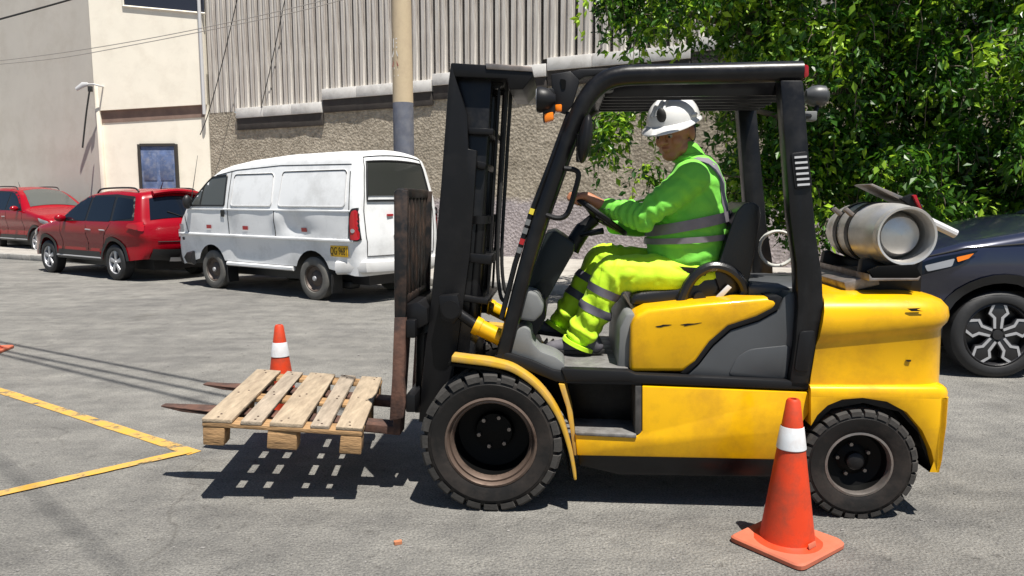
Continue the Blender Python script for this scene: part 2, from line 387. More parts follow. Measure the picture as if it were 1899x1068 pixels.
bark = M('bark', (.12, .095, .07), .9, var=.3, vscale=10, bump=.6, bscale=25)
litterm = M('litter_terracotta', (.45, .17, .08), .8)
stonem = M('gravel', (.22, .21, .2), .9, var=.4, vscale=3)
import numpy as np
# ================================================================== the setting
g = G(); g.add([(-250, -150, 0), (250, -150, 0), (250, 350, 0), (-250, 350, 0)], [(0, 1, 2, 3)])
tag(obj('road', g, asph), kind='structure')
# painted lines on the road
pA, pB, pC = ground(-420, 590), ground(352, 838), ground(-420, 1012)
def paint_strip(a, b, w, z):
    d = (b-a).normalized(); n = Vector((-d.y, d.x, 0))*w/2; g = G(); m = 30; L_, R_ = [], []
    for i in range(m+1):
        p = a.lerp(b, i/m); j = 1+random.uniform(-.1, .1)
        L_.append(p+n*j+Vector((0, 0, z))); R_.append(p-n*j+Vector((0, 0, z)))
    g.add(L_+R_, [(i, i+1, m+2+i, m+1+i) for i in range(m)]); return g
tag(obj('painted_line', paint_strip(pA, pB+(pB-pA).normalized()*.05, .085, .004), ypaint), kind='structure')
tag(obj('painted_line', paint_strip(pC, pB, .078, .008), ypaint), kind='structure')
# pavement and kerb along the street
SD = Vector((-.889, .459, 0)); SN = Vector((-.459, -.889, 0))       # street direction, and the way the walls face
WO = Vector((-.256, 17.946, 0)); WRZ = math.atan2(SD.y, SD.x)
KB = Vector((1.0, 11.55, 0))
koff = (KB-WO).dot(SN)
g = G(); g.box((0, koff/2-.12, .065), (70, koff-.24, .13))
tag(obj('pavement', g, conc, loc=WO, rot=(0, 0, WRZ)), kind='structure')
kerb = thing('kerb', None, None, WO, WRZ); tag(kerb, kind='structure')
kme = mesh_of(G().box((0, 0, .07), (.985, .2, .15)), bevel=.02, name='kerb_stone'); kme.materials.append(kerbm)
for i in range(44):
    o = obj('kerb_stone', kme, None, kerb, loc=(-22+i*1.0, koff-.1+random.uniform(-.008, .008), random.uniform(-.008, .006)))
# ---- warehouse: rough stone wall, coping blocks, ribbed cladding above
wh = thing('warehouse', 'long warehouse with ribbed metal cladding over a rough tan stone wall', 'warehouse', WO, WRZ)
secs = [(9.9, 8.72, 4.05, False), (8.70, 5.47, 4.12, True), (5.45, 1.92, 4.45, True), (1.90, -1.2, 4.58, True), (-1.22, -4.5, 4.70, True), (-4.52, -8.0, 4.83, True), (-8.02, -11.5, 4.95, True), (-11.52, -16.9, 5.05, True)]
def wtop(s):
    for a, b, t, c in secs:
        if b-.03 <= s <= a+.03: return t if c else t+.2
    return 5.0
g = G()
nx, nz_ = 130, 24; x0, x1 = -17.0, 9.9; z1 = 4.6
vs = []
for j in range(nz_+1):
    for i in range(nx+1):
        x = x0+(x1-x0)*i/nx; z = (wtop(x)-.2)*j/nz_
        vs.append((x, .02*noise.noise(Vector((x*1.7, z*1.7, 3))) + .012*noise.noise(Vector((x*5, z*5, 9))) - .02, z))
g.add(vs, [(j*(nx+1)+i, j*(nx+1)+i+1, (j+1)*(nx+1)+i+1, (j+1)*(nx+1)+i) for j in range(nz_) for i in range(nx)])
g.add([(x0, -.5, 0), (x1, -.5, 0), (x1, -.5, 3.8), (x0, -.5, 3.8), (x1, -.04, 0), (x1, -.04, 3.8), (x0, -.04, 3.8)], [(0, 1, 2, 3), (1, 4, 5, 2), (3, 2, 5, 6)])
obj('stone_wall', g, wallm, wh)
def zbot(s):
    for a, b, t, c in secs:
        if b-.03 <= s <= a+.03: return t
    return 5.0
for a, b, t, c in secs:
    if not c: continue
    n = max(1, round((a-b)/1.1)); w = (a-b)/n
    for k in range(n):
        g = G(); g.box((b+w*(k+.5), -.045+random.uniform(-.004, .004), t-.14), (w-.012, .25, .28))
        obj('coping_block', g, copm, wh, bevel=.006)
    obj('coping_shade_beam', G().box(((a+b)/2, -.075, t-.28-.17), (a-b-.01, .23, .335)), copshade, wh, bevel=.01)  # strip below the coping, with the coping's shadow painted in as dark colour
pr = [(0, -.13), (.035, -.13), (.045, .0), (.058, .018), (.15, .018), (.162, -.045), (.205, -.05), (.217, .010), (.228, .020), (.325, .018), (.338, -.02), (.372, -.02), (.382, -.13), (.419, -.13)]
g = G(); H_ = 5.5
g.add([(-x, y, 0) for x, y in pr]+[(-x, y, H_) for x, y in pr], [(i, i+1, len(pr)+i+1, len(pr)+i) for i in range(len(pr)-1)])
pme = mesh_of(g, name='cladding_sheet', ang=20); pme.materials.append(clad)
s = 9.88; 
while s > -16.5:
    obj('cladding_sheet', pme, None, wh, loc=(s, -.03+random.uniform(-.006, .004), zbot(s-.2)-(.0 if s > 8.6 else .003)), rot=(0, random.uniform(-.0025, .0025), random.uniform(-.012, .012)))
    s -= .42
obj('backing_wall', G().box((-3.5, -.36, 7.1), (26.8, .44, 5.4)), cladj, wh)
# ---- cream building beside it
C0 = WO+SD*9.92; c1 = Vector((-12.55, 22.85, 0)); CD = (c1-C0); CD.z = 0; CL = CD.length; CD.normalize(); CN = Vector((-CD.y, CD.x, 0))
if CN.y > 0: CN = -CN
CRZ = math.atan2(CD.y, CD.x)
def cz(px, py):
    p = on_plane(px, py, C0, CN)-C0; return (p.dot(CD), p.z)
cb = thing('cream_building', 'cream plastered building with painted shade under its upper storey and a blue door', 'building', C0, CRZ)
zl_r, zl_l = cz(385, 194)[1], cz(185, 206)[1]
g = G()                                                     # upper storey, proud of the wall below
g.add([(0, .10, zl_r), (CL, .10, zl_l), (CL, .10, 11), (0, .10, 11), (0, -1.5, zl_r), (CL, -1.5, zl_l), (CL, -1.5, 11), (0, -1.5, 11)],
      [(0, 1, 2, 3), (0, 4, 5, 1), (4, 0, 3, 7), (1, 5, 6, 2), (3, 2, 6, 7)])
obj('upper_wall', g, creamw, cb)
obj('lower_wall', G().box((CL/2, -.75, 2.6), (CL, 1.5, 5.2)), creamw, cb)
g = G(); g.add([(.10, .02, zl_r-.36), (CL-.02, .02, zl_l-.36), (CL-.02, .02, zl_l-.004), (.10, .02, zl_r-.004), (.10, -.1, zl_r-.36), (CL-.02, -.1, zl_l-.36)], [(0, 1, 2, 3), (0, 4, 5, 1)])
obj('ledge_shade', g, ledgeshade, cb)  # dark strip painting in the shade the upper storey drops on the wall
(wx0, wz0), (wx1, wz1) = cz(233, 13), cz(384, 27)
g = G(); g.add([(wx1+.02, .106, wz1), (wx0, .106, wz0), (wx0, .106, 9.5), (wx1+.02, .106, 9.5)], [(0, 1, 2, 3)])
wnd = obj('window', g, winm, cb)
g = G()
for a, b in (((wx1, wz1), (wx0, wz0)), ((wx0, wz0), (wx0, 9.5))):
    g.tube([(a[0], .12, a[1]), (b[0], .12, b[1])], .035, 4)
obj('window_frame', g, framem, wnd)
(dx0, dz0), (dx1, dz1) = cz(266, 345), cz(325, 271)
dw = abs(dx0-dx1); dcx = (dx0+dx1)/2
dr = obj('door', G().box((dcx, .02, dz1/2), (dw, .05, dz1)), bluedoor, cb, bevel=.006)
for k in (-1, 1): 
    obj('door_panel', G().box((dcx+k*dw*.24, .05, dz1*.8), (dw*.38, .02, dz1*.26)), bluedoor, dr, bevel=.008)
    obj('door_panel', G().box((dcx+k*dw*.24, .05, dz1*.45), (dw*.38, .02, dz1*.30)), bluedoor, dr, bevel=.008)
g = G()
for k in (-1, 1): g.box((dcx+k*(dw/2+.04), .03, dz1/2+.03), (.08, .1, dz1+.06))
g.box((dcx, .032, dz1+.04), (dw+.0, .1, .08)); obj('door_frame', g, cladj, cb)
g = G(); g.box((CL-.07, .05, 2.45), (.11, .11, 4.9)); obj('corner_strip', g, creamw, cb, bevel=.01)
g = G(); g.tube([(.02, .17, zl_r-.3), (.02, .17, 11)], .05, 8); obj('drain_pipe', g, bluewhite, cb)
# ---- grey building further along
gb = thing('grey_building', 'plain grey plastered building wall beyond the cream building', 'building', c1, WRZ)
g = G(); g.box((9, -.8, 5.6), (18, 1.6, 11.2)); obj('wall', g, greyw, gb)
# ---- street lamp bracket on the corner, and its hanging wire
lp = on_plane(182, 160, c1+CN*.3, CN)
lamp = thing('wall_lamp', 'small grey lamp on a bracket at the building corner', 'lamp', lp, CRZ)
g = G(); g.tube([(-.02, -.34, .02), (-.02, 0, .02), (.12, .04, .06), (.34, .05, .05)], .025, 8); obj('bracket', g, bluewhite, lamp)
g = G(); g.tube([(.28, .05, .06), (.45, .05, .04), (.66, .05, -.08)], [.05, .085, .06], 10, sx=.6); obj('lamp_head', g, bluewhite, lamp)
obj('junction_box', G().box((.22, .05, -.08), (.12, .08, .16)), cablem, lamp, bevel=.01)
# ---- cables
def cable(name, pts, r, label, group=None, n=8, mat=None):
    g = G(); g.tube(spline(pts, n), r, 6); o = obj(name, g, mat or cablem); return tag(o, label, 'cable', group)
def sag(a, b, d, n=8): return [a.lerp(b, i/n) - Vector((0, 0, d*4*(i/n)*(1-i/n))) for i in range(n+1)]
Y = Vector((0, 1, 0))
cable('hanging_cable', [on_plane(x, y, c1+CN*.55, CN) for x, y in ((166, 168), (160, 210), (153, 274))], .028, 'black cable hanging down from the corner lamp')
a, b = on_plane(-330, 130, (0, 21, 0), Y), on_plane(748, -38, (0, 14.9, 0), Y)
cable('overhead_cable', sag(a, b, .45), .009, 'thin twin cable sagging across the cream facade, upper strand', 'twin cable strands', mat=cabl)
cable('overhead_cable', [p-Vector((0, 0, .06+.02*math.sin(i*2))) for i, p in enumerate(sag(a, b, .48))], .009, 'thin twin cable sagging across the cream facade, lower strand', 'twin cable strands', mat=cabl)
cable('overhead_cable', sag(on_plane(-300, 110, (0, 16, 0), Y), on_plane(230, -30, (0, 16, 0), Y), .05), .02, 'single dark cable crossing the top of the grey wall')
cable('stay_cable', [on_plane(x, y, WO+SN*.5, SN) for x, y in ((444, -20), (415, 105), (388, 205), (371, 250))], .013, 'slanted stay cable running down past the cladding corner')
cable('stay_cable', [on_plane(x, y, WO+SN*.10, SN) for x, y in ((528, 0), (505, 110), (484, 200))], .012, 'slanted wire crossing the left cladding sheets')
def from_shadow(px, py, h): 
    p = ground(px, py); return p+SUN*(h/SUN.z)
for k, ((ax, ay), (bx, by), h) in enumerate((((40, 642), (430, 718), 6.6), ((30, 655), (420, 735), 6.9), ((30, 664), (400, 752), 7.2))):
    A, B = from_shadow(ax, ay, h), from_shadow(bx, by, h); d = (B-A)
    cable('power_line', [A-d*4, A-d*1.5, A, B, B+d*.45], .022, 'overhead power line, %s of the three whose shadows cross the road by the pallet' % ('first', 'middle', 'last')[k], 'power lines overhead')
A, B = from_shadow(0, 855, 11), from_shadow(170, 1010, 11); d = B-A
cable('power_line', [A-d*8, A, B, B+d*5], .012, 'thick overhead line casting a soft shadow at the road edge')
# ---- utility pole
pp = ground(753, 512); pb = Vector((pp.x, pp.y, 0.1)); pr_ = .185*pb.y/14.0
zs = on_plane(753, 191, pb, Y).z
pole = thing('utility_pole', 'round cream pole with a dark blue painted foot behind the van', 'pole', pb)
obj('pole_foot', G().lathe([(0.001, 0), (pr_*1.04, 0), (pr_*1.03, zs-.1), (0.001, zs-.1)], 'z', 28), poleb, pole)
obj('pole_shaft', G().lathe([(0.001, zs-.1), (pr_*1.02, zs-.1), (pr_*.86, 10), (0.001, 10)], 'z', 28), polec, pole)
for ch, zz, mt, a in (('E', 84, markw, -128), ('A', 100, markw, -128), ('A', 118, markr, -128), ('2', 136, markw, -122), ('-', 150, markw, -122)):
    z = on_plane(742, zz, pb, Y).z-.1; a = R(a); rr = pr_*.97
    tm = text_mesh(ch, .26); tm.materials.append(mt)
    obj('painted_mark', tm, None, pole, loc=(rr*math.cos(a), rr*math.sin(a), z), rot=(R(90), 0, a+R(90)))
# ---- tree
def leaf_mat():
    m = bpy.data.materials.new('leaf'); m.use_nodes = True; n = m.node_tree.nodes; l = m.node_tree.links; b = n['Principled BSDF']
    at = n.new('ShaderNodeAttribute'); at.attribute_name = 'tone'
    r = n.new('ShaderNodeValToRGB'); e = r.color_ramp.elements; e[0].position = 0; e[1].position = 1; e[0].color = (.016, .07, .008, 1); e[1].color = (.42, .64, .04, 1)
    k = r.color_ramp.elements.new(.6); k.color = (.07, .19, .012, 1)
    l.new(at.outputs['Fac'], r.inputs[0]); l.new(r.outputs[0], b.inputs['Base Color']); b.inputs['Roughness'].default_value = .38
    t = n.new('ShaderNodeBsdfTranslucent'); l.new(r.outputs[0], t.inputs[0]); mx = n.new('ShaderNodeMixShader'); mx.inputs[0].default_value = .4
    l.new(b.outputs[0], mx.inputs[1]); l.new(t.outputs[0], mx.inputs[2]); l.new(mx.outputs[0], n['Material Output'].inputs[0]); return m
leafm = leaf_mat()
def leaves(centres, dirs, size, rng):
    n = len(centres); V_ = np.zeros((n, 4, 3)); up = rng.normal(size=(n, 3)); up[:, 2] += .9
    d = dirs/np.linalg.norm(dirs, axis=1)[:, None]
    s_ = np.cross(d, up); s_ /= np.linalg.norm(s_, axis=1)[:, None]+1e-9; nn = np.cross(s_, d)
    L_ = size*rng.uniform(.45, 1.4, n); w = L_*rng.uniform(.2, .29, n)
    V_[:, 0] = centres; V_[:, 2] = centres+d*L_[:, None]
    mid = centres+d*(L_*.42)[:, None]+nn*(w*.35)[:, None]
    V_[:, 1] = mid+s_*w[:, None]; V_[:, 3] = mid-s_*w[:, None]
    f = np.arange(n*4).reshape(n, 4); F = np.concatenate([f[:, [0, 1, 2]], f[:, [0, 2, 3]]], 1).reshape(-1, 3)
    return V_.reshape(-1, 3), F
def foliage(name, blobs, parent, seed, ntw, size=.12, per=20, extra=()):
    rng = np.random.default_rng(seed); vol = np.array([b[3]*b[4]*b[5] for b in blobs])**.8; vol /= vol.sum()
    C_, D_, T_ = [], [], []; tw = G()
    roots = []
    for k in range(ntw):
        b = blobs[rng.choice(len(blobs), p=vol)]
        q = rng.normal(size=3); q /= np.linalg.norm(q); q *= rng.uniform(.25, 1)**.5
        roots.append(np.array(b[:3])+q*np.array(b[3:6]))
    roots += [np.array(e) for e in extra]
    for k, r in enumerate(roots):
        cl = noise.noise(Vector((r[0]*1.5, r[1]*1.5, r[2]*1.5)))
        if cl < -.16 and k < ntw: continue
        h = rng.normal(size=2)*.5; ln = rng.uniform(.25, .55) if k < ntw else rng.uniform(.35, .75)
        m = int(per*rng.uniform(.7, 1.3)); t = rng.uniform(0, 1, m)
        p = r[None]+np.stack([h[0]*ln*t*(1-.4*t), h[1]*ln*t*(1-.4*t), .12*ln*np.sin(t*2.2)-ln*.85*t*t], 1)+rng.normal(size=(m, 3))*(.07 if k < ntw else .035)
        dd = np.stack([h[0]*.5+rng.normal(size=m)*.75, h[1]*.5+rng.normal(size=m)*.75, -rng.uniform(.0, 1.3, m)], 1)
        C_.append(p); D_.append(dd); T_.append(np.clip(.40+.55*cl+rng.normal()*.22+rng.normal(size=m)*.16, 0, 1))
        if k % 2 == 0:
            pts = [r+np.array((h[0]*ln*q*(1-.4*q), h[1]*ln*q*(1-.4*q), .12*ln*math.sin(q*2.2)-ln*.85*q*q)) for q in (0, .35, .7, 1)]
            tw.tube([Vector(x) for x in pts], [.011, .008, .006, .003], 4)
    C_ = np.concatenate(C_); D_ = np.concatenate(D_); T_ = np.concatenate(T_)
    V_, F = leaves(C_, D_, size, rng)
    me = bpy.data.meshes.new(name); me.from_pydata(V_.tolist(), [], F.tolist())
    at = me.attributes.new('tone', 'FLOAT', 'POINT'); at.data.foreach_set('value', np.repeat(T_, 4)); me.materials.append(leafm)
    o = bpy.data.objects.new(name, me); col.objects.link(o); o.parent = parent; tag(o, kind='stuff')
    if tw.f: obj('twigs', tw, bark, parent)['kind'] = 'stuff'
    return o
def tree(loc, limbs, blobs, label, seed, ntw, extra=()):
    t = thing('street_tree', label, 'tree', loc)
    g = G()
    for path, r0, r1 in limbs:
        P = spline(path, 5); m = len(P)
        P = [Vector(p)+Vector((noise.noise(Vector(p)*2.1+Vector((seed, 0, 0))), noise.noise(Vector(p)*2.1+Vector((0, seed, 5))), 0))*.05 for p in P]
        g.tube(P, [r0+(r1-r0)*i/(m-1) for i in range(m)], 9)
    obj('trunk', g, bark, t)
    L0 = Vector(loc)
    foliage('crown', [(b[0]-L0.x, b[1]-L0.y, b[2]-L0.z, *b[3:]) for b in blobs], t, seed, ntw, extra=[tuple(Vector(e)-L0) for e in extra])
    return t
rr = random.Random(5)
ex = []
def strands(px0, px1, py0, py1, n, d=10.2):
    for _ in range(n): ex.append(on_plane(rr.uniform(px0, px1), rr.uniform(py0, py1), (0, d+rr.uniform(-.25, .25), 0), Y))
strands(1095, 1150, 205, 255, 13); strands(1120, 1160, 190, 235, 8); strands(1115, 1135, 275, 300, 3); strands(1090, 1110, 225, 265, 5); strands(1150, 1215, 175, 215, 9); strands(1180, 1225, 295, 335, 8); strands(1075, 1180, -40, 15, 14); strands(1165, 1240, 20, 70, 14)
strands(1520, 1720, 360, 410, 24); strands(1700, 1899, 330, 400, 40); strands(1500, 1560, 380, 450, 8)
tl = (5.2, 11.0, .13)
limbs = [([(0, 0, 0), (.05, .1, .8), (-.05, .05, 1.7), (.0, 0, 2.4)], .17, .13),
         ([(0, 0, 2.3), (-.6, -.2, 3.0), (-1.7, -.4, 3.6), (-2.9, -.6, 3.9)], .10, .03), ([(0, 0, 2.3), (.7, .1, 3.1), (1.7, -.2, 3.7), (3, -.4, 4)], .10, .03),
         ([(0, 0, 2.3), (-.1, .3, 3.4), (.2, .2, 4.6)], .11, .04), ([(-.02, .03, 1.7), (-.9, -.5, 2.3), (-2.0, -.7, 2.6), (-3.2, -.7, 2.7), (-3.8, -.7, 2.5)], .06, .012),
         ([(0, 0, 1.6), (.8, -.7, 2.0), (1.8, -1.0, 2.2)], .06, .02), ([(-.03, 0, 1.3), (-.7, -.4, 1.6), (-1.5, -.6, 1.65), (-3.1, -.7, 1.75)], .035, .008)]
blobs = [(4.6, 10.8, 3.3, 2.1, 1.4, 1.5), (6.6, 10.4, 3.2, 2.0, 1.5, 1.6), (2.35, 10.3, 4.35, 1.15, .8, .55), (6.2, 9.8, 1.9, 1.7, .9, .75), (3.9, 10.6, 2.15, 1.15, .8, .75), (4.6, 10.8, 4.9, 3.0, 1.8, 1.3), (8.6, 10.2, 3.2, 1.8, 1.5, 2.0), (5.0, 11.2, 1.7, 2.2, .6, .8), (7.6, 9.7, 2.0, 1.4, .8, .8)]
tree(tl, limbs, blobs, 'leafy green street tree with drooping branches behind the forklift', 3, 7000, ex)
# loose bits on the asphalt
g = G(); rs = random.Random(11)
for _ in range(420):
    p = ground(rs.uniform(-50, 1950), rs.uniform(560, 1068)); 
    if p.y > 11: continue
    r = rs.uniform(.002, .007) * (1.0 if p.y < 6 else 1.5)
    g.ball((p.x, p.y, r*.4), (r*rs.uniform(.8, 1.6), r*rs.uniform(.8, 1.4), r*.6), 5, 3)
tag(obj('gravel', g, stonem), 'scattered small stones and grit on the road', 'gravel', kind='stuff')
g = G(); g.rbox((0, 0, .008), (.035, .02, .014), .005); tag(obj('litter_scrap', g, litterm, loc=ground(738, 1009), rot=(0, 0, .4)), 'small terracotta coloured scrap lying on the bare asphalt', 'litter')
# ================================================================== forklift truck
FK = thing('forklift', 'yellow and black forklift truck carrying a wooden pallet', 'forklift', TO, -TA)
VC = 0.53                                    # centreline
def far(v): return 2*VC - v
def side_prism(name, px, v0, v1, mat, bevel=.01, parent=FK, both=False, pv=None, round_=0, seg=2):
    poly = fls(px, v0 if pv is None else pv)
    if round_: poly = rpoly(poly, round_)
    o = obj(name, G().prism(poly, v0, v1), mat, parent, bevel=bevel, seg=seg)
    if both:
        obj(name, G().prism(poly, far(v1), far(v0)), mat, parent, bevel=bevel, seg=seg)
    return o
# ---- wheels
def truck_wheel(cu, cv, cz_, r, w, rim, lugs, sgn, front):
    root = obj('wheel', G().lathe([(rim*.99, sgn*w*.40), (rim*1.03, sgn*w*.46), (rim*1.14, sgn*w*.5), (r*.84, sgn*w*.525), (r*.845, sgn*w*.515), (r*.90, sgn*w*.50), (r*.925, sgn*w*.47), (r*.945, sgn*w*.40),
                        (r*.945, -sgn*w*.40), (r*.90, -sgn*w*.5), (r*.8, -sgn*w*.52), (rim, -sgn*w*.4)], 'y', 56), rub, FK, loc=(cu, cv, cz_), rot=(0, .1, 0))
    def lug(a0, a1, y0, y1, tw):
        g = G(); m = 4; vs = []
        for i in range(m+1):
            a = a0+(a1-a0)*i/m
            for rad, y in ((r*.885, y0*1.06), (r*.965, y0*1.04), (r, y0*.93), (r, y1), (r*.93, y1)):
                aa = a + tw*(y-y0)/(y1-y0); vs.append((rad*math.cos(aa), y, rad*math.sin(aa)))
        g.add(vs, [(i*5+k, i*5+k+1, i*5+k+6, i*5+k+5) for i in range(m) for k in range(4)]+[(0, 5-1, 3, 2, 1)[::1], tuple(m*5+k for k in range(5))]); return g
    st = 2*math.pi/lugs
    tread = G()
    for k in range(lugs):
        for s2, ph in ((sgn, 0), (-sgn, .5)):
            q = lug((k+ph)*st, (k+ph+.76)*st, s2*w*.5, s2*w*.02, st*.35); tread.add(q.v, q.f)
    obj('tread', tread, rubl, root, ang=25)['kind'] = 'stuff'
    if front:
        prof = [(rim*1.02, sgn*w*.42), (rim*1.035, sgn*w*.475), (rim*.985, sgn*w*.49), (rim*.95, sgn*w*.44), (rim*.94, sgn*w*.36)]
        obj('rim_ring', G().lathe(prof, 'y', 56), rimr, root)
        obj('lock_ring', G().lathe([(rim*.94, sgn*w*.34), (rim*.935, sgn*w*.38), (rim*.90, sgn*w*.39), (rim*.865, sgn*w*.33), (rim*.85, sgn*w*.2)], 'y', 56), rimr, root)
        obj('rim_disc', G().lathe([(rim*.94, sgn*w*.3), (rim*.855, sgn*w*.24), (rim*.84, -sgn*w*.42), (rim*.45, -sgn*w*.50), (rim*.42, -sgn*w*.36), (.001, -sgn*w*.34)], 'y', 48), rimb, root)
        for k in range(6):
            a = 2*math.pi*k/6+.3; obj('wheel_nut', G().lathe([(.001, sgn*.012), (.010, sgn*.012), (.012, -sgn*.01), (.001, -sgn*.01)], 'y', 6, c=(rim*.36*math.cos(a), -sgn*w*.33, rim*.36*math.sin(a))), steel, root)
    else:
        obj('rim_ring', G().lathe([(rim*1.02, sgn*w*.42), (rim*1.03, sgn*w*.47), (rim*.96, sgn*w*.48), (rim*.93, sgn*w*.42), (rim*.92, sgn*w*.3)], 'y', 48), steel, root)
        obj('rim_disc', G().lathe([(rim*.94, sgn*w*.34), (rim*.84, sgn*w*.12), (rim*.5, sgn*w*.02), (rim*.3, sgn*w*.10), (.001, sgn*w*.10)], 'y', 48), rimb, root)
        obj('hub_cap', G().lathe([(rim*.28, sgn*w*.08), (rim*.27, sgn*w*.24), (rim*.20, sgn*w*.28), (.001, sgn*w*.285)], 'y', 28), blkm, root)
        for k in range(5):
            a = 2*math.pi*k/5+.6; obj('wheel_nut', G().lathe([(.001, sgn*.012), (.009, sgn*.012), (.010, -sgn*.01), (.001, -sgn*.01)], 'y', 6, c=(rim*.5*math.cos(a), sgn*w*.06, rim*.5*math.sin(a))), steel, root)
    return root
for v, s in ((.115, -1), (far(.115), 1)): truck_wheel(0.0, v, .342, .342, .215, .215, 24, s, True)
for v, s in ((.145, -1), (far(.145), 1)): truck_wheel(1.735, v, .262, .268, .19, .152, 26, s, False)
g = G(); g.tube([(0, .2, .342), (0, far(.2), .342)], .09, 14); obj('front_axle', g, blkm, FK)
g = G(); g.tube([(1.735, .2, .265), (1.735, far(.2), .265)], .06, 12); obj('rear_axle', g, blkm, FK)
# ---- lower body
side_prism('chassis_skirt', [(1072, 838), (1450, 848), (1436, 888), (1150, 884), (1074, 866)], .10, far(.10), blk, .008, pv=.08)
side_prism('chassis_core', [(985, 700), (1500, 712), (1500, 845), (1075, 838), (1050, 800)], .30, far(.30), blk, .008, pv=.1)
sp = side_prism('side_panel', [(1066, 803), (1182, 809), (1191, 800), (1191, 716), (1501, 728), (1501, 765), (1478, 800), (1455, 853), (1070, 845)], .07, .16, yel, .007)
obj('side_panel', G().prism([(u, z) for u, z in fls([(1066, 803), (1182, 809), (1191, 800), (1191, 716), (1501, 728), (1501, 765), (1478, 800), (1455, 853), (1070, 845)], .07)], far(.16), far(.07)), yel, FK, bevel=.007)
side_prism('panel_core', [(1192, 714), (1500, 724), (1480, 800), (1450, 846), (1192, 842)], .165, far(.165), blk, .0, pv=.1)
obj('side_panel', G().prism(fls([(1036, 712), (1047, 713), (1062, 770), (1066, 803), (1069, 845), (1064, 845), (1058, 800), (1050, 755)], .075), .075, .29), yelw, FK, bevel=.003)
# step recess
st = side_prism('step_recess', [(1046, 708), (1192, 712), (1192, 806), (1066, 802)], .30, .33, recm, .006, pv=.1)
obj('recess_end', G().prism(fls([(1178, 716), (1190, 716), (1190, 806), (1178, 806)], .075), .075, .31), recm, FK, bevel=.004)
obj('step_tread', G().prism(fls([(1066, 800), (1180, 804), (1180, 811), (1068, 806)], .075), .062, .30), treadp, FK, bevel=.004)
obj('recess_roof', G().prism(fls([(1045, 702), (1190, 708), (1190, 714), (1050, 711)], .08), .085, .31), blkp, FK)
# floor with its dark edge strip
side_prism('floor_plate', [(1040, 684), (1165, 688), (1180, 694), (1500, 708), (1500, 724), (1182, 712), (1168, 708), (1050, 708)], .075, far(.075), blkp, .009, pv=.075)
obj('floor_mat', G().prism(fls([(1046, 681), (1166, 685), (1166, 690), (1046, 688)], .1), .13, far(.13)), treadp, FK, bevel=.003)
side_prism('cowl_edge', [(915, 662), (935, 652), (985, 668), (1025, 686), (1050, 690), (1050, 710), (1030, 708), (985, 690), (940, 674)], .085, .25, blkp, .008, pv=.085)
side_prism('cowl', [(944, 657), (950, 618), (972, 606), (983, 612), (986, 634), (1002, 652), (1030, 662), (1046, 674), (1048, 690), (1024, 687), (985, 671)], .11, .33, grl, .012, pv=.11, round_=.015)
side_prism('dash_side', [(958, 592), (964, 548), (978, 540), (996, 546), (1008, 568), (1006, 582), (990, 597)], .14, .36, grl, .012, pv=.14, round_=.015)
side_prism('dash', [(972, 545), (1012, 432), (1030, 428), (1066, 452), (1064, 468), (1014, 556), (1000, 560)], .36, far(.30), dashp, .015, pv=.36, round_=.01)
side_prism('kick_panel', [(940, 660), (965, 545), (1010, 548), (1012, 590), (985, 640), (1000, 668), (975, 672)], .34, far(.15), blkp, .008, pv=.34)
obj('brake_pedal', G().box(fp(1008, 640, .50), (.012, .10, .07), Matrix.Rotation(R(35), 3, 'Y')), blkp, FK, bevel=.004)
obj('accelerator_pedal', G().box(fp(1014, 645, .66), (.012, .07, .12), Matrix.Rotation(R(40), 3, 'Y')), blkp, FK, bevel=.004)
# front mudguard, a curved yellow strip over the drive wheel
fpts = spline([Vector((*fl(x, y, .02), 0)) for x, y in ((838, 664), (870, 668), (915, 674), (955, 686), (1000, 720), (1035, 770), (1056, 830), (1067, 888))], 5)
def strip_profile(P, th):
    A_, B_ = [], []
    for i, p in enumerate(P):
        t = (P[min(i+1, len(P)-1)]-P[max(i-1, 0)]).normalized(); n = Vector((t.y, -t.x, 0)); 
        if n.y < 0: n = -n
        h_ = th/2*(1-.55*max(0, i/(len(P)-1)-.35)/.65)
        A_.append((p.x+n.x*h_, p.y+n.y*h_)); B_.append((p.x-n.x*h_, p.y-n.y*h_))
    return A_+B_[::-1]
pf = strip_profile(fpts, .030)
obj('mudguard', G().prism(pf, .0, .10), yelw, FK, bevel=.005)
obj('mudguard', G().prism(pf, far(.10), far(.0)), yelw, FK, bevel=.005)
pf2 = strip_profile([p-Vector((.02, .03, 0)) for p in fpts[:-2]], .012)
obj('mudguard_liner', G().prism(pf2, .02, .24), rimb, FK)
# ---- engine cover, grey side panel
hood_px = [(1168, 690), (1170, 604), (1178, 586), (1202, 574), (1300, 563), (1424, 552), (1443, 556), (1440, 572), (1404, 590), (1352, 607), (1318, 636), (1292, 672), (1268, 690)]
side_prism('engine_cover', hood_px, .115, far(.115), yel, .028, pv=.115, seg=3)
side_prism('cover_front', [(1146, 690), (1150, 612), (1164, 584), (1180, 584), (1180, 690)], .16, far(.16), grl, .015, pv=.115)
side_prism('cover_seal', [(1272, 696), (1296, 674), (1322, 640), (1355, 611), (1408, 594), (1444, 574), (1452, 552), (1444, 548), (1425, 550), (1425, 560), (1436, 562), (1430, 570), (1400, 584), (1348, 601), (1310, 630), (1282, 672), (1262, 692)], .118, far(.118), blkp, .004, pv=.115)
side_prism('side_cover', [(1274, 697), (1298, 676), (1324, 642), (1357, 613), (1410, 596), (1446, 576), (1456, 550), (1466, 543), (1486, 545), (1486, 712), (1274, 702)], .125, far(.125), grp, .012, pv=.115)
side_prism('service_door', [(1350, 698), (1366, 664), (1390, 648), (1468, 640), (1460, 704)], .119, .16, grp, .006, pv=.115, round_=.03)
obj('scuff', G().prism(fls([(1216, 605), (1224, 604), (1230, 602), (1246, 602), (1240, 604), (1232, 605), (1226, 607), (1219, 607)], .112), .1135, .1155), blkp, FK)
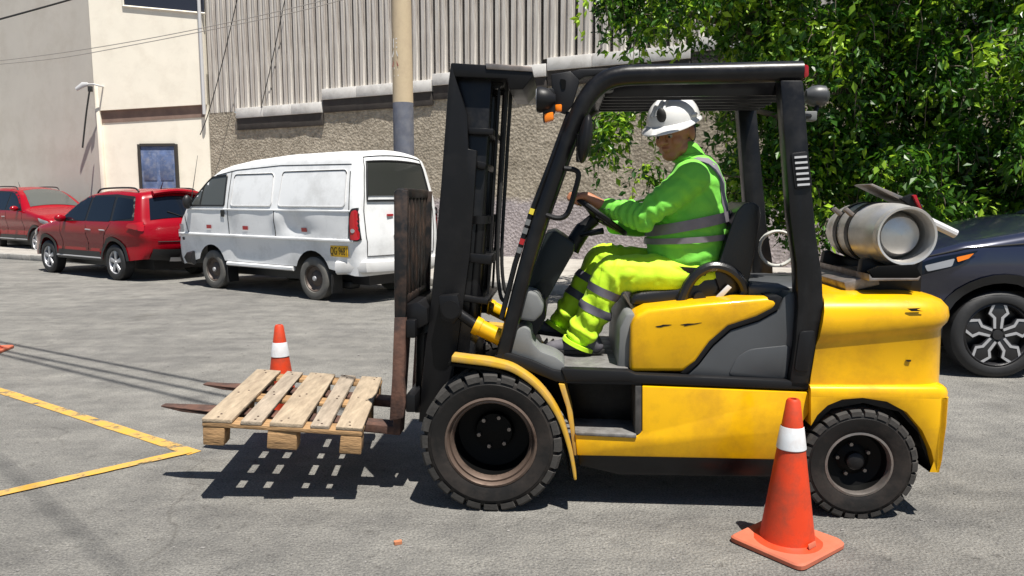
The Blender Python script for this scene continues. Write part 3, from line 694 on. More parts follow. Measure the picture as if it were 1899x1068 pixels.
obj('scuff', G().prism(fls([(1262, 602), (1275, 600), (1288, 600), (1302, 598), (1292, 601), (1280, 603), (1270, 605), (1268, 603)], .112), .1135, .1155), blkp, FK)
# ---- counterweight: stacked plan outlines, rounded at the rear
def cw_ring(u0, u1, v0, v1, zf, zr, rr=.17, n=7):
    pts = [(u0, v0), ((u0+u1)/2, v0)]
    pts += [(u1-rr+rr*math.sin(R(90*k/n)), v0+rr-rr*math.cos(R(90*k/n))) for k in range(n+1)]
    pts += [(u1+.02, VC)]
    pts += [(u1-rr+rr*math.cos(R(90*k/n)), v1-rr+rr*math.sin(R(90*k/n))) for k in range(n+1)]
    pts += [((u0+u1)/2, v1), (u0, v1)]
    return [Vector((u, v, zf+(zr-zf)*(u-u0)/(u1-u0))) for u, v in pts]
uR = fl(1750, 640, .22)[0]
rings = []
for xf, yf, yr, ins in ((1503, 730, 722, .020), (1507, 700, 690, .022), (1517, 642, 616, .026), (1519, 634, 608, .018), (1521, 626, 600, .006), (1526, 600, 590, .002), (1530, 578, 574, .008), (1533, 565, 562, .03), (1536, 557, 556, .06), (1540, 551, 551, .11), (1548, 548, 548, .17)):
    uf, zf = fl(xf, yf, .05); _, zr = fl(1700, yr, .05)
    rings.append(cw_ring(uf, uR-ins, .05+ins, far(.05+ins), zf, zr, .17-.2*min(ins, .1)))
cw = obj('counterweight', G().loft(rings), yel, FK, ang=50)
z_l = fl(1503, 728, .04)[1]; ul0 = fl(1504, 728, .04)[0]; ul1 = fl(1757, 760, .08)[0]
arch = [(1504, 790), (1516, 770), (1535, 752), (1562, 741), (1600, 738), (1645, 745), (1682, 765), (1710, 798), (1727, 835), (1737, 876)]
low = [(1504, 729), (1600, 722), (1690, 719)] 
a_uz = fls(arch, .04); ub = a_uz[-1][0]+.003; zA = fl(1600, 736.5, .04)[1]
def fender(v0, v1):
    g = G()
    poly = [(ul0, zA), (ub, zA), (ub, a_uz[-1][1])] + a_uz[::-1]
    return g.prism(poly, v0, v1)
obj('rear_fender', fender(.04, .22), yel, cw, bevel=.003)
obj('rear_fender', fender(far(.22), far(.04)), yel, cw, bevel=.003)
zt = fl(1700, 721, .04)[1]; zb = a_uz[-1][1]
ringsb = []
for z, ins in ((zb, .03), (zb+.06, .012), (zb+.22, .0), (zA, .0)):
    ringsb.append(cw_ring(ub, ul1-ins, .04+ins*.0, far(.04+ins*.0), z, z, .05))
ringsl = [cw_ring(ul0, ul1-i_, .04+i_*.8, far(.04+i_*.8), z, z+dz, .06) for z, dz, i_ in ((zA, 0, 0), (zt-.026, .004, 0), (zt-.010, .006, .006), (zt-.002, .008, .016), (zt+.004, .010, .034))]
obj('rear_ledge', G().loft(ringsl), yel, cw, ang=50)
obj('rear_block', G().loft(ringsb), yel, cw, ang=50)
obj('arch_liner', G().prism(fls([(1502, 733), (1735, 730), (1740, 872), (1724, 872), (1700, 800), (1665, 762), (1600, 746), (1540, 757), (1502, 795)], .1), .09, .27), blkp, cw)
obj('arch_wall', G().prism(fls([(1502, 733), (1710, 730), (1710, 870), (1502, 850)], .1), .27, far(.27)), blkp, cw)
obj('paint_chip', G().prism(fls([(1682, 572), (1708, 571), (1700, 574), (1712, 577), (1690, 577)], .05), .0475, .051), blkp, cw)
obj('paint_chip', G().prism(fls([(1683, 669), (1693, 669), (1692, 672), (1686, 672)], .05), .0655, .072), blkp, cw)
ztop = rings[-1][0].z
g = G(); pl = [(fl(1385, 545, .3)[0], .26), (1.47, .24), (1.62, .40), (1.62, .66), (1.47, .82), (fl(1385, 545, .3)[0], .80)]
g.loft([[Vector((u, v, ztop-.05)) for u, v in pl], [Vector((u, v, ztop+.012)) for u, v in pl], [Vector((u+(1.4-u)*.12, v+(VC-v)*.12, ztop+.03)) for u, v in pl]])
obj('radiator_cover', g, grp, FK, bevel=.006)
# ---- overhead guard
gp = [(931, 668), (953, 582), (974, 500), (996, 424), (1017, 362), (1038, 302), (1060, 240), (1078, 200), (1096, 172), (1120, 151), (1150, 141), (1200, 138), (1350, 135), (1488, 132)]
def guard_side(v):
    P = spline([fp(x, y, .11) for x, y in gp], 4); P = [Vector((p.x, v, p.z)) for p in P]
    m = len(P); rad = [.036 + .009*min(1, max(0, (p.z-1.75)/.3)) for p in P]
    g = G(); g.tube(P, rad, 14, up=(0, 1, 0), sx=1.05); return g
for v in (.12, far(.12)): obj('guard_frame', guard_side(v), blk, FK)
zr_ = fl(1300, 150, .11)[1]
guF, guR = fl(1128, 150, .11)[0], fl(1482, 140, .11)[0]
for k in range(6):
    v = .12+(far(.12)-.12)*(k+1)/7
    obj('roof_bar', G().box(((guF+guR)/2, v, zr_-.005), (guR-guF+.02, .014, .095)), blk, FK, bevel=.004)
for u in (guF-.005, guR-.03): obj('roof_crossbar', G().box((u, VC, zr_+.005), (.07, far(.12)-.12, .085)), blk, FK, bevel=.012)
rp = [(1446, 148), (1490, 148), (1497, 240), (1503, 320), (1513, 430), (1525, 510), (1527, 565), (1514, 640), (1499, 723), (1462, 720), (1474, 640), (1479, 570), (1476, 490), (1464, 400), (1455, 270)]
side_prism('rear_pillar', rp, .075, .165, blk, .012, both=True, pv=.08)
side_prism('pillar_box', [(1482, 614), (1512, 612), (1498, 690), (1472, 688)], .066, .10, blkp, .006, pv=.075, round_=.02)
vt = side_prism('pillar_vent', [(1466, 284), (1498, 280), (1507, 347), (1474, 352)], .066, .10, blkp, .005, pv=.07, round_=.015)
for k in range(6):
    y = 290+k*10.2; dx = 1.1*k
    obj('vent_slat', G().prism(fls([(1473+dx, y), (1496+dx, y-1.5), (1496+dx, y+2.3), (1473+dx, y+4)], .066), .0615, .068), bluewhite, vt)
# lamps, mirror, horn
rl = obj('tail_lamp', G().prism(rpoly(fls([(1489, 120), (1498, 122), (1498, 142), (1490, 146)], .10), .008), .085, .16), redl, FK, bevel=.004)
g = G(); c = fp(1517, 178, .35); g.lathe([(.001, -.065), (.03, -.06), (.048, -.03), (.052, .0), (.048, .03), (.02, .05), (.001, .052)], 'x', 20, c=c); obj('reverse_horn', g, grp, FK)
obj('horn_bracket', G().box(fp(1500, 216, .3), (.06, .06, .045)), grl, FK, bevel=.006)
g = G(); g.tube([fp(1517, 190, .35), fp(1510, 215, .32), fp(1485, 215, .2)], .012, 8); obj('horn_stem', g, blkp, FK)
obj('cabin_lamp', G().box(fp(1428, 163, .45), (.05, .04, .02)), amber, FK, bevel=.005)
side_prism('bracket_arm', [(1052, 136), (1075, 128), (1140, 126), (1140, 136), (1085, 142), (1060, 156)], .13, .20, blkp, .004, pv=.13)
hb = side_prism('lamp_bracket', [(1022, 138), (1058, 132), (1075, 150), (1062, 196), (1048, 212), (1026, 204)], .10, .13, blkp, .006, pv=.11)
obj('bracket_hole', G().prism(rpoly(fls([(1038, 146), (1050, 148), (1049, 164), (1042, 166)], .1), .01), .096, .102), rimb, hb)
g = G(); c = fp(1018, 185, .07)
g.lathe([(.001, -.055), (.055, -.055), (.06, -.04), (.05, .0), (.025, .03), (.001, .032)], 'x', 20, c=c); hl_ = obj('work_lamp', g, blkp, FK)
obj('lamp_lens', G().lathe([(.001, -.058), (.05, -.058), (.05, -.05)], 'x', 20, c=c), clearl, hl_)
obj('lamp_hood', G().prism(rpoly(fls([(1006, 164), (1028, 162), (1030, 208), (1007, 230)], .05), .02), .05, .12), blkp, hl_, bevel=.01)
obj('turn_signal', G().prism(fls([(1009, 211), (1026, 207), (1027, 222), (1010, 227)], .045), .04, .10), amber, FK, bevel=.006)
obj('turn_signal', G().prism(fls([(1029, 194), (1042, 193), (1042, 207), (1030, 207)], .09), .085, .14), amber, FK, bevel=.006)
g = G(); P0, P1 = fp(1092, 212, .06), fp(1078, 303, .06); d = (P1-P0)
g.ball((P0+P1)/2, (.032, .075, d.length/2), 16, 12, rot=Matrix.Rotation(math.atan2(-d.x, -d.z), 3, 'Y')); mi = obj('mirror', g, blkp, FK)
g = G(); g.tube([fp(1072, 300, .11), fp(1073, 250, .09), fp(1084, 250, .06)], .010, 8); obj('mirror_arm', g, blkp, mi)
g = G(); g.tube(spline([fp(x, y, .10) for x, y in ((1046, 312), (1066, 315), (1073, 325), (1066, 355), (1056, 388), (1046, 402), (1030, 404), (1012, 398))], 4), .0125, 8); obj('grab_handle', g, blkp, FK)
g = G(); g.tube([fp(x, y, .12) for x, y in ((1056, 208), (1020, 305), (985, 395), (955, 490), (930, 590))], .013, 8); pfl = obj('pillar_flange', g, blk, FK)
for k, (px_, py_, mt) in enumerate(((986, 392, stick), (979, 412, grl), (974, 428, grl), (968, 448, redl), (963, 464, grl))):
    obj('sticker', G().box(fp(px_, py_, .108), (.022, .004, .028), Matrix.Rotation(R(18), 3, 'Y')), mt, pfl)
# ---- seat
side_prism('seat_cushion', [(1166, 566), (1170, 545), (1190, 540), (1255, 534), (1290, 512), (1330, 508), (1345, 556), (1300, 566), (1220, 572)], .32, far(.32), vinyl, .03, pv=.32, seg=3)
side_prism('seat_base', [(1180, 560), (1345, 548), (1345, 575), (1180, 580)], .36, far(.36), blkp, .01, pv=.32)
bp_ = [(1300, 548), (1330, 500), (1352, 430), (1366, 392), (1380, 377), (1396, 374), (1409, 382), (1412, 398), (1404, 440), (1394, 500), (1384, 540), (1350, 556)]
side_prism('seat_back', bp_, .33, far(.33), vinyl, .045, pv=.33, seg=4, round_=.02)
g = G(); g.tube(spline([fp(x, y, .30) for x, y in ((1262, 562), (1276, 528), (1296, 505), (1322, 494), (1350, 500), (1372, 518), (1381, 540), (1374, 554))], 4), [.026]*7*4+[.026], 10); obj('hip_restraint', g, vinyl, FK)
obj('belt_buckle', G().prism(fls([(1326, 552), (1350, 528), (1357, 533), (1335, 556)], .29), .285, .30), bluewhite, FK, bevel=.002)
g = G(); g.lathe([(.001, -.03), (.03, -.03), (.03, .02), (.001, .02)], 'y', 16, c=fp(1296, 552, .31)); obj('recline_knob', g, vinyl, FK)
# ---- steering
c = (fp(1062, 362, .55)+fp(1158, 432, .55))/2; ax = (fp(1158, 432, .55)-fp(1062, 362, .55)); rw = ax.length/2; ax.normalize()
nrm = Vector((-ax.z, 0, ax.x)); 
if nrm.z < 0: nrm = -nrm
lat = Vector((0, 1, 0))
SWC, SWA, SWN, SWR = c, ax, nrm, rw
g = G(); g.tube([c+(ax*math.cos(2*math.pi*k/36)+lat*math.sin(2*math.pi*k/36))*rw for k in range(36)], .015, 8, closed=True)
sw = obj('steering_wheel', g, blkp, FK)
g = G(); g.lathe([(.001, .012), (.045, .008), (.05, -.02), (.001, -.05)], 'z', 18); hb_ = obj('wheel_hub', g, blkp, sw)
hb_.matrix_local = Matrix.Translation(c) @ nrm.to_track_quat('Z', 'Y').to_matrix().to_4x4()
for k in range(3):
    a = 2*math.pi*k/3; obj('spoke', G().tube([c-nrm*.02, c+(ax*math.cos(a)+lat*math.sin(a))*rw], [.02, .012], 8), blkp, sw)
g = G(); g.tube(spline([c-nrm*.03, fp(1082, 425, .55), fp(1058, 462, .55)], 4), [.035]*4+[.045]*4+[.05], 12); obj('steering_column', g, blkp, FK)
g = G(); g.tube(spline([fp(1078, 436, .50), fp(1095, 432, .45), fp(1118, 428, .42)], 4), [.012]*4+[.016]*4+[.018], 8); obj('direction_lever', g, blkp, FK)
# ---- mast (leans back a few degrees)
rail = [(836, 117), (846, 150), (866, 212), (868, 276), (884, 279), (878, 380), (871, 475), (856, 583), (842, 690), (834, 792), (777, 782), (783, 700), (800, 550), (818, 340), (831, 160)]
side_prism('mast_rail', rail, .245, .29, blkm, .004, pv=.245)
obj('mast_rail', G().prism(fls(rail, .245), far(.29), far(.245)), blkm, FK, bevel=.004)
inner = [(846, 128), (912, 132), (905, 260), (893, 420), (878, 560), (866, 700), (812, 700), (826, 500), (838, 300)]
side_prism('inner_rail', inner, .295, .335, blk, .004, pv=.29)
obj('inner_rail', G().prism(fls(inner, .29), far(.335), far(.295)), blk, FK, bevel=.004)
top = [(836, 116), (900, 120), (985, 126), (990, 140), (970, 166), (944, 166), (940, 146), (840, 142)]
side_prism('mast_head', top, .25, far(.25), blkm, .006, pv=.25)
obj('head_plate', G().prism(fls([(900, 117), (986, 123), (988, 133), (902, 128)], .245), .2435, .40), steel, FK, bevel=.003)
for px_ in ([(868, 236), (915, 238), (914, 250), (868, 248)], [(884, 298), (902, 302), (898, 314), (884, 312)], [(866, 470), (912, 474), (910, 492), (866, 486)], [(842, 545), (905, 556), (904, 566), (842, 558)]):
    side_prism('mast_crossbar', px_, .262, far(.262), blkm, .005, pv=.25)
for v in (.33, far(.33)):
    A_, B_, C_ = fp(906, 160, .33), fp(892, 400, .33), fp(876, 600, .33)
    cyl = obj('lift_cylinder', G().tube([Vector((B_.x, v, B_.z)), Vector((C_.x, v, C_.z))], .040, 16), blk, FK)
    obj('piston_rod', G().tube([Vector((A_.x, v, A_.z)), Vector((B_.x, v, B_.z))], .022, 14), blk, cyl)
    obj('cylinder_clamp', G().lathe([(.041, -.02), (.052, -.02), (.052, .02), (.041, .02)], 'z', 16, c=Vector((B_.x-.004, v, B_.z-.02))), blkm, cyl)
for v, dx in ((.40, 12), (far(.40), 12)):
    A_, B_ = fp(915+dx, 152, .40), fp(893+dx, 545, .40)
    obj('lift_chain', G().box((Vector((A_.x, v, A_.z))+Vector((B_.x, v, B_.z)))/2, (.012, .028, (A_-B_).length), Matrix.Rotation(math.atan2(A_.x-B_.x, A_.z-B_.z), 3, 'Y')), blkm, FK)
    g = G(); g.tube(spline([Vector((fp(x+dx, y, .40).x+.03, v, fp(x+dx, y, .40).z)) for x, y in ((918, 150), (909, 300), (900, 470), (905, 545), (915, 560))], 4), .010, 8); obj('mast_hose', g, cablem, FK)
    g = G(); c = Vector((A_.x-.02, v, A_.z+.01)); g.lathe([(.001, -.02), (.045, -.02), (.045, .02), (.001, .02)], 'y', 18, c=c); obj('chain_pulley', g, blkm, FK)
side_prism('mast_foot', [(786, 620), (846, 610), (880, 640), (872, 760), (800, 790), (776, 780)], .30, far(.30), blk, .006, pv=.29)
# tilt cylinders
for v in (.20, far(.20)):
    a, b, c2 = fp(838, 572, .20), fp(884, 604, .20), fp(955, 640, .20)
    sv = lambda p: Vector((p.x, v, p.z))
    tcy = obj('tilt_cylinder', G().tube([sv(b), sv(c2)], .042, 16), yel, FK)
    d_ = (sv(c2)-sv(b)).normalized()
    obj('tilt_collar', G().tube([sv(b)-d_*.012, sv(b)+d_*.02], .047, 16), yel, tcy)
    obj('tilt_rod', G().tube([sv(a), sv(b)], .026, 12), blkm, tcy)
    obj('tilt_clevis', G().lathe([(.001, -.045), (.045, -.045), (.045, .045), (.001, .045)], 'y', 16, c=sv(a)), blkm, tcy)
obj('tilt_lug', G().prism(fls([(815, 548), (850, 545), (858, 580), (842, 600), (820, 592)], .2), .165, .245), blkm, FK, bevel=.006)
# ---- carriage, load backrest and forks
tl_ = R(4.2)
c_top, c_bot = fp(744, 352, .05), fp(736, 782, .05)
bx = [(732, 352), (742, 349), (754, 356), (752, 600), (732, 596)]
side_prism('backrest_post', [(730, 356), (736, 350), (756, 352), (755, 470), (752, 590), (731, 590)], .145, .185, blkw, .006, pv=.145)
obj('backrest_post', G().prism(fls([(730, 356), (736, 350), (756, 352), (755, 470), (752, 590), (731, 590)], .145), .78, .82), blkw, FK, bevel=.006)
cs = side_prism('carriage_end', [(731, 588), (752, 588), (750, 690), (748, 705), (752, 745), (748, 776), (722, 781), (727, 700)], .143, .186, rust, .006, pv=.145)
obj('carriage_end', G().prism(fls([(731, 588), (752, 588), (750, 690), (748, 705), (752, 745), (748, 776), (722, 781), (727, 700)], .145), .78, .822), rust, FK, bevel=.006)
(u0, z0), (u1, z1) = fl(742, 350, .145), fl(741, 560, .145)
obj('backrest_bar', G().box((u0, .482, z0-.02), (.035, .66, .045)), blkw, FK, bevel=.006)
obj('backrest_bar', G().box((u1, .482, z1), (.035, .66, .045)), blkw, FK, bevel=.006)
for k in range(6):
    v = .16+.65*(k+1)/7
    obj('backrest_slat', G().box(((u0+u1)/2, v, (z0+z1)/2), (.03, .07, z0-z1-.02), Matrix.Rotation(math.atan2(u0-u1, z0-z1), 3, 'Y')), blkw, FK, bevel=.003)
for py_, h in ((610, .09), (748, .09)):
    u, z = fl(758, py_, .16); obj('carriage_bar', G().box((u+.01, .482, z), (.05, .66, h)), blkm, FK, bevel=.008)
side_prism('carriage_bracket', [(748, 566), (775, 560), (792, 572), (794, 600), (775, 610), (750, 606)], .20, far(.20), blkm, .006, pv=.2)
side_prism('carriage_plate', [(770, 600), (800, 600), (790, 770), (766, 770)], .34, far(.34), blk, .006, pv=.3)
FKT = R(4.2)
def fork(v0, v1):
    ub = fl(750, 792, .30)[0]; u_tip = -1.755; L = ub-u_tip; zb_ = .402-L*math.sin(FKT)
    def q(s, dz): return (ub-s*math.cos(FKT)-dz*math.sin(FKT)*-1*0, zb_+s*math.sin(FKT)+dz)
    up = fl(768, 590, .36)
    poly = [q(0, 0), q(L*.5, .004), q(L*.9, .014), q(L, .022), q(L, .03), q(L*.8, .036), q(L*.4, .040), (ub-.035, zb_+.048), (up[0]-.045, up[1]), (up[0], up[1])]
    o = obj('fork', G().prism(poly, v0, v1), rust, FK, bevel=.005)
    # taper the tip in plan
    vm = (v0+v1)/2
    for w in o.data.vertices:
        if w.co.x < u_tip+.22:
            k = max(0, (u_tip+.22-w.co.x)/.22); w.co.y = vm+(w.co.y-vm)*(1-.62*k*k)
    o.data.update(); return o
fork(.19, .30); fork(.645, .755)
# gas bottle cradle
ut, zt_ = fl(1675, 437, .20)
CR = []
for v in (.27, .80):
    g = G(); g.prism([(ut-.17, ztop-.01), (ut+.13, ztop-.01), (ut+.13, zt_-.12), (ut+.11, zt_-.115), (ut+.09, zt_-.128), (ut, zt_-.153), (ut-.09, zt_-.128), (ut-.12, zt_-.11), (ut-.15, zt_-.12)], v, v+.05); obj('cradle_rib', g, blkm, FK, bevel=.004)
obj('cradle_front', G().prism(fls([(1630, 494), (1698, 490), (1709, 511), (1704, 517), (1622, 517), (1611, 503)], .15), .15, .175), rimb, FK, bevel=.002)
obj('cradle_plate', G().prism(fls([(1612, 508), (1618, 516), (1702, 516), (1708, 512), (1704, 520), (1612, 521)], .14), .14, .92), steel, FK, bevel=.002)
obj('cradle_tray', G().box((ut-.16, .55, ztop+.035), (.16, .62, .05), Matrix.Rotation(R(-14), 3, 'Y')), steel, FK, bevel=.004)
obj('cradle_arm', G().prism(fls([(1600, 343), (1606, 341), (1698, 380), (1692, 386), (1660, 372)], .5), .42, .62), steel, FK, bevel=.003)
obj('cradle_latch', G().prism(fls([(1670, 368), (1692, 359), (1698, 364), (1718, 398), (1712, 402)], .4), .39, .43), blkm, FK, bevel=.002)
obj('red_handle', G().prism(fls([(1690, 362), (1697, 361), (1708, 388), (1703, 388)], .39), .375, .41), redl, FK, bevel=.003)
g = G(); g.tube([fp(1722, 410, .45), fp(1772, 434, .45)], .022, 10); obj('swing_arm', g, bluewhite, FK)
g = G(); hc = fp(1442, 461, .62)
g.tube([hc+Vector((.092*math.cos(a)*(1+.03*math.sin(a)), .012*a/6, .092*math.sin(a)*(1-.0))) for a in [k*.22 for k in range(-6, 42)]], .0085, 8); obj('gas_hose', g, hosem, FK)
obj('hose_fitting', G().tube([fp(1471, 462, .62), fp(1472, 490, .62)], .015, 10), M('brass', (.5, .3, .12), .3, metal=1), FK)
# ---- gas bottle resting in its cradle
tk = thing('gas_cylinder', 'dull aluminium gas cylinder strapped across the back of the forklift', 'gas cylinder', TO+TU*ut+TV*.16+Vector((0, 0, zt_)), -TA)
tr = .152; TL = .74
obj('cylinder_shell', G().lathe([(.115, .16), (.118, .07), (.135, .055), (tr*.97, .10), (tr, .15), (tr, .30), (tr*1.012, .305), (tr*1.012, .325), (tr, .33), (tr, TL-.2), (tr*.95, TL-.12), (tr*.75, TL-.06), (.05, TL-.03), (.001, TL-.03)], 'y', 40), tankm, tk)
obj('foot_ring', G().lathe([(.136, .10), (.134, .03), (.138, .005), (.135, -.004), (.125, -.002), (.121, .02), (.114, .155)], 'y', 40), tankm, tk)
obj('bottom_dish', G().lathe([(.113, .13), (.104, .115), (.095, .085), (.088, .074), (.05, .062), (.001, .058)], 'y', 40), tankm, tk)
obj('valve_collar', G().lathe([(.11, TL-.10), (.115, TL), (.108, TL), (.10, TL-.10)], 'y', 30), tankm, tk)
for y in (.31, .47):
    s_ = obj('strap', G().lathe([(tr+.001, y), (tr+.006, y), (tr+.006, y+.045), (tr+.001, y+.045)], 'y', 40), blkm, tk)
    obj('strap_latch', G().box((-tr*.88, y+.02, tr*.62), (.02, .035, .09), Matrix.Rotation(R(-50), 3, 'Y')), steel, s_, bevel=.003)
# ================================================================== pallet on the forks
PT = 3.9
pal = thing('wooden_pallet', 'weathered wooden pallet with five top boards raised on the forks', 'pallet', (0, 0, 0), 0)
nl = fp(375, 775, -.04); 
base = Matrix.Translation(TO) @ Matrix.Rotation(-TA, 4, 'Z')
pm = base @ Matrix.Translation(nl) @ Matrix.Rotation(R(4.3), 4, 'Z') @ Matrix.Rotation(R(PT), 4, 'Y')
pal.matrix_world = pm
PWd, PLn = .775, 1.02; SK = .075
def skx(x, y): return x - SK*y
def board(name, x0, x1, y0, y1, z0, z1, mat, bev=.004):
    g = G(); e = lambda s: random.uniform(-s, s)
    vs = [(skx(x, y)+e(.003), y+e(.004), z+e(.0015)) for x in (x0, x1) for y in (y0, (y0+y1)/2, y1) for z in (z0, z1)]
    f = []
    for k in range(2):
        a = k*2; f += [(a, a+2, a+3, a+1), (6+a, 6+a+1, 6+a+3, 6+a+2), (a+1, a+3, a+9, a+7), (a, a+6, a+8, a+2)]
    f += [(0, 1, 7, 6), (4, 10, 11, 5)]
    g.add(vs, f); return obj(name, g, mat, pal, bevel=bev)
bw = [(.0, .145), (.185, .285), (.325, .485), (.52, .612), (.645, .775)]
for k, (a, b) in enumerate(bw): board('deck_board', a, b, 0, PLn, -.02, 0, (wood, wood3, wood, wood3, wood)[k])
for y in (.0, PLn/2-.06, PLn-.11): board('stringer_board', .0, PWd, y+.002, y+.11, -.042, -.0205, wood2)
for y in (.004, PLn/2-.05, PLn-.104):
    for x in (.0, PWd/2-.075, PWd-.11): board('block', x+.002, x+(.145 if x > .1 and x < .6 else .108), y, y+.10, -.135, -.0425, wood2, .006)
nme = mesh_of(G().lathe([(.001, .0012), (.0055, .0012), (.006, -.003)], 'z', 8), name='nail'); nme.materials.append(M('nail_rust', (.06, .035, .025), .7))
for a, b in bw:
    for y in (.03, .08, PLn/2-.03, PLn/2+.02, PLn-.08, PLn-.03):
        x = a+(b-a)*random.uniform(.25, .75); obj('nail', nme, None, pal, loc=(skx(x, y), y, .001))
# ================================================================== traffic cones
def cone(px, py, h, label, rz, mark=True, lean=0):
    p = ground(px, py); t = thing('traffic_cone', label, 'traffic cone', p, rz, 'traffic cones'); k = h/.70
    g = G(); s = .19*k
    pl = rpoly([(s, s), (-s, s), (-s, -s), (s, -s)], .04*k, 4)
    g.loft([[Vector((x, y, .006)) for x, y in pl], [Vector((x, y, .024*k)) for x, y in pl], [Vector((x*.96, y*.96, .032*k)) for x, y in pl]])
    for w in g.v: w.z += .012*noise.noise(Vector((w.x*6+px, w.y*6, 0)))*(1 if w.z > .01 else .3)
    obj('base', g, coneb, t, ang=25)
    r0, r1 = .128*k, .030*k; rr = lambda z: r0+(r1-r0)*z/h
    z1, z2 = h*.67, h*.82
    g = G(); g.lathe([(r0*1.22, .030*k), (r0*1.06, .036*k), (rr(.06*h), .06*h), (rr(h*.3), h*.3), (rr(z1), z1), (rr(z2), z2), (rr(h*.985), h*.985), (r1*.8, h), (r1*.5, h), (r1*.5, h*.9)], 'z', 36)
    obj('body', g, conem, t)
    obj('reflective_sleeve', G().lathe([(rr(z1)+.002, z1), (rr(z1)+.004, z1+.003), (rr(z2)+.004, z2-.003), (rr(z2)+.002, z2)], 'z', 36), conew, t)
    if mark: obj('torn_patch', G().box((-.01*k, -r0*1.02, .05*k), (.06*k, .004, .025*k), Matrix.Rotation(R(-14), 3, 'X')), coneb, t, bevel=.002)
    return t
cone(1459, 1010, .655, 'tall dusty orange cone with one white band beside the rear wheel', R(38))
cone(524, 776, .655, 'orange cone with a white band standing on the road just beyond the wooden pallet', R(20), False)
cone(-24, 652, .655, 'orange cone on the road near the faint triple cable shadows', R(10), False)
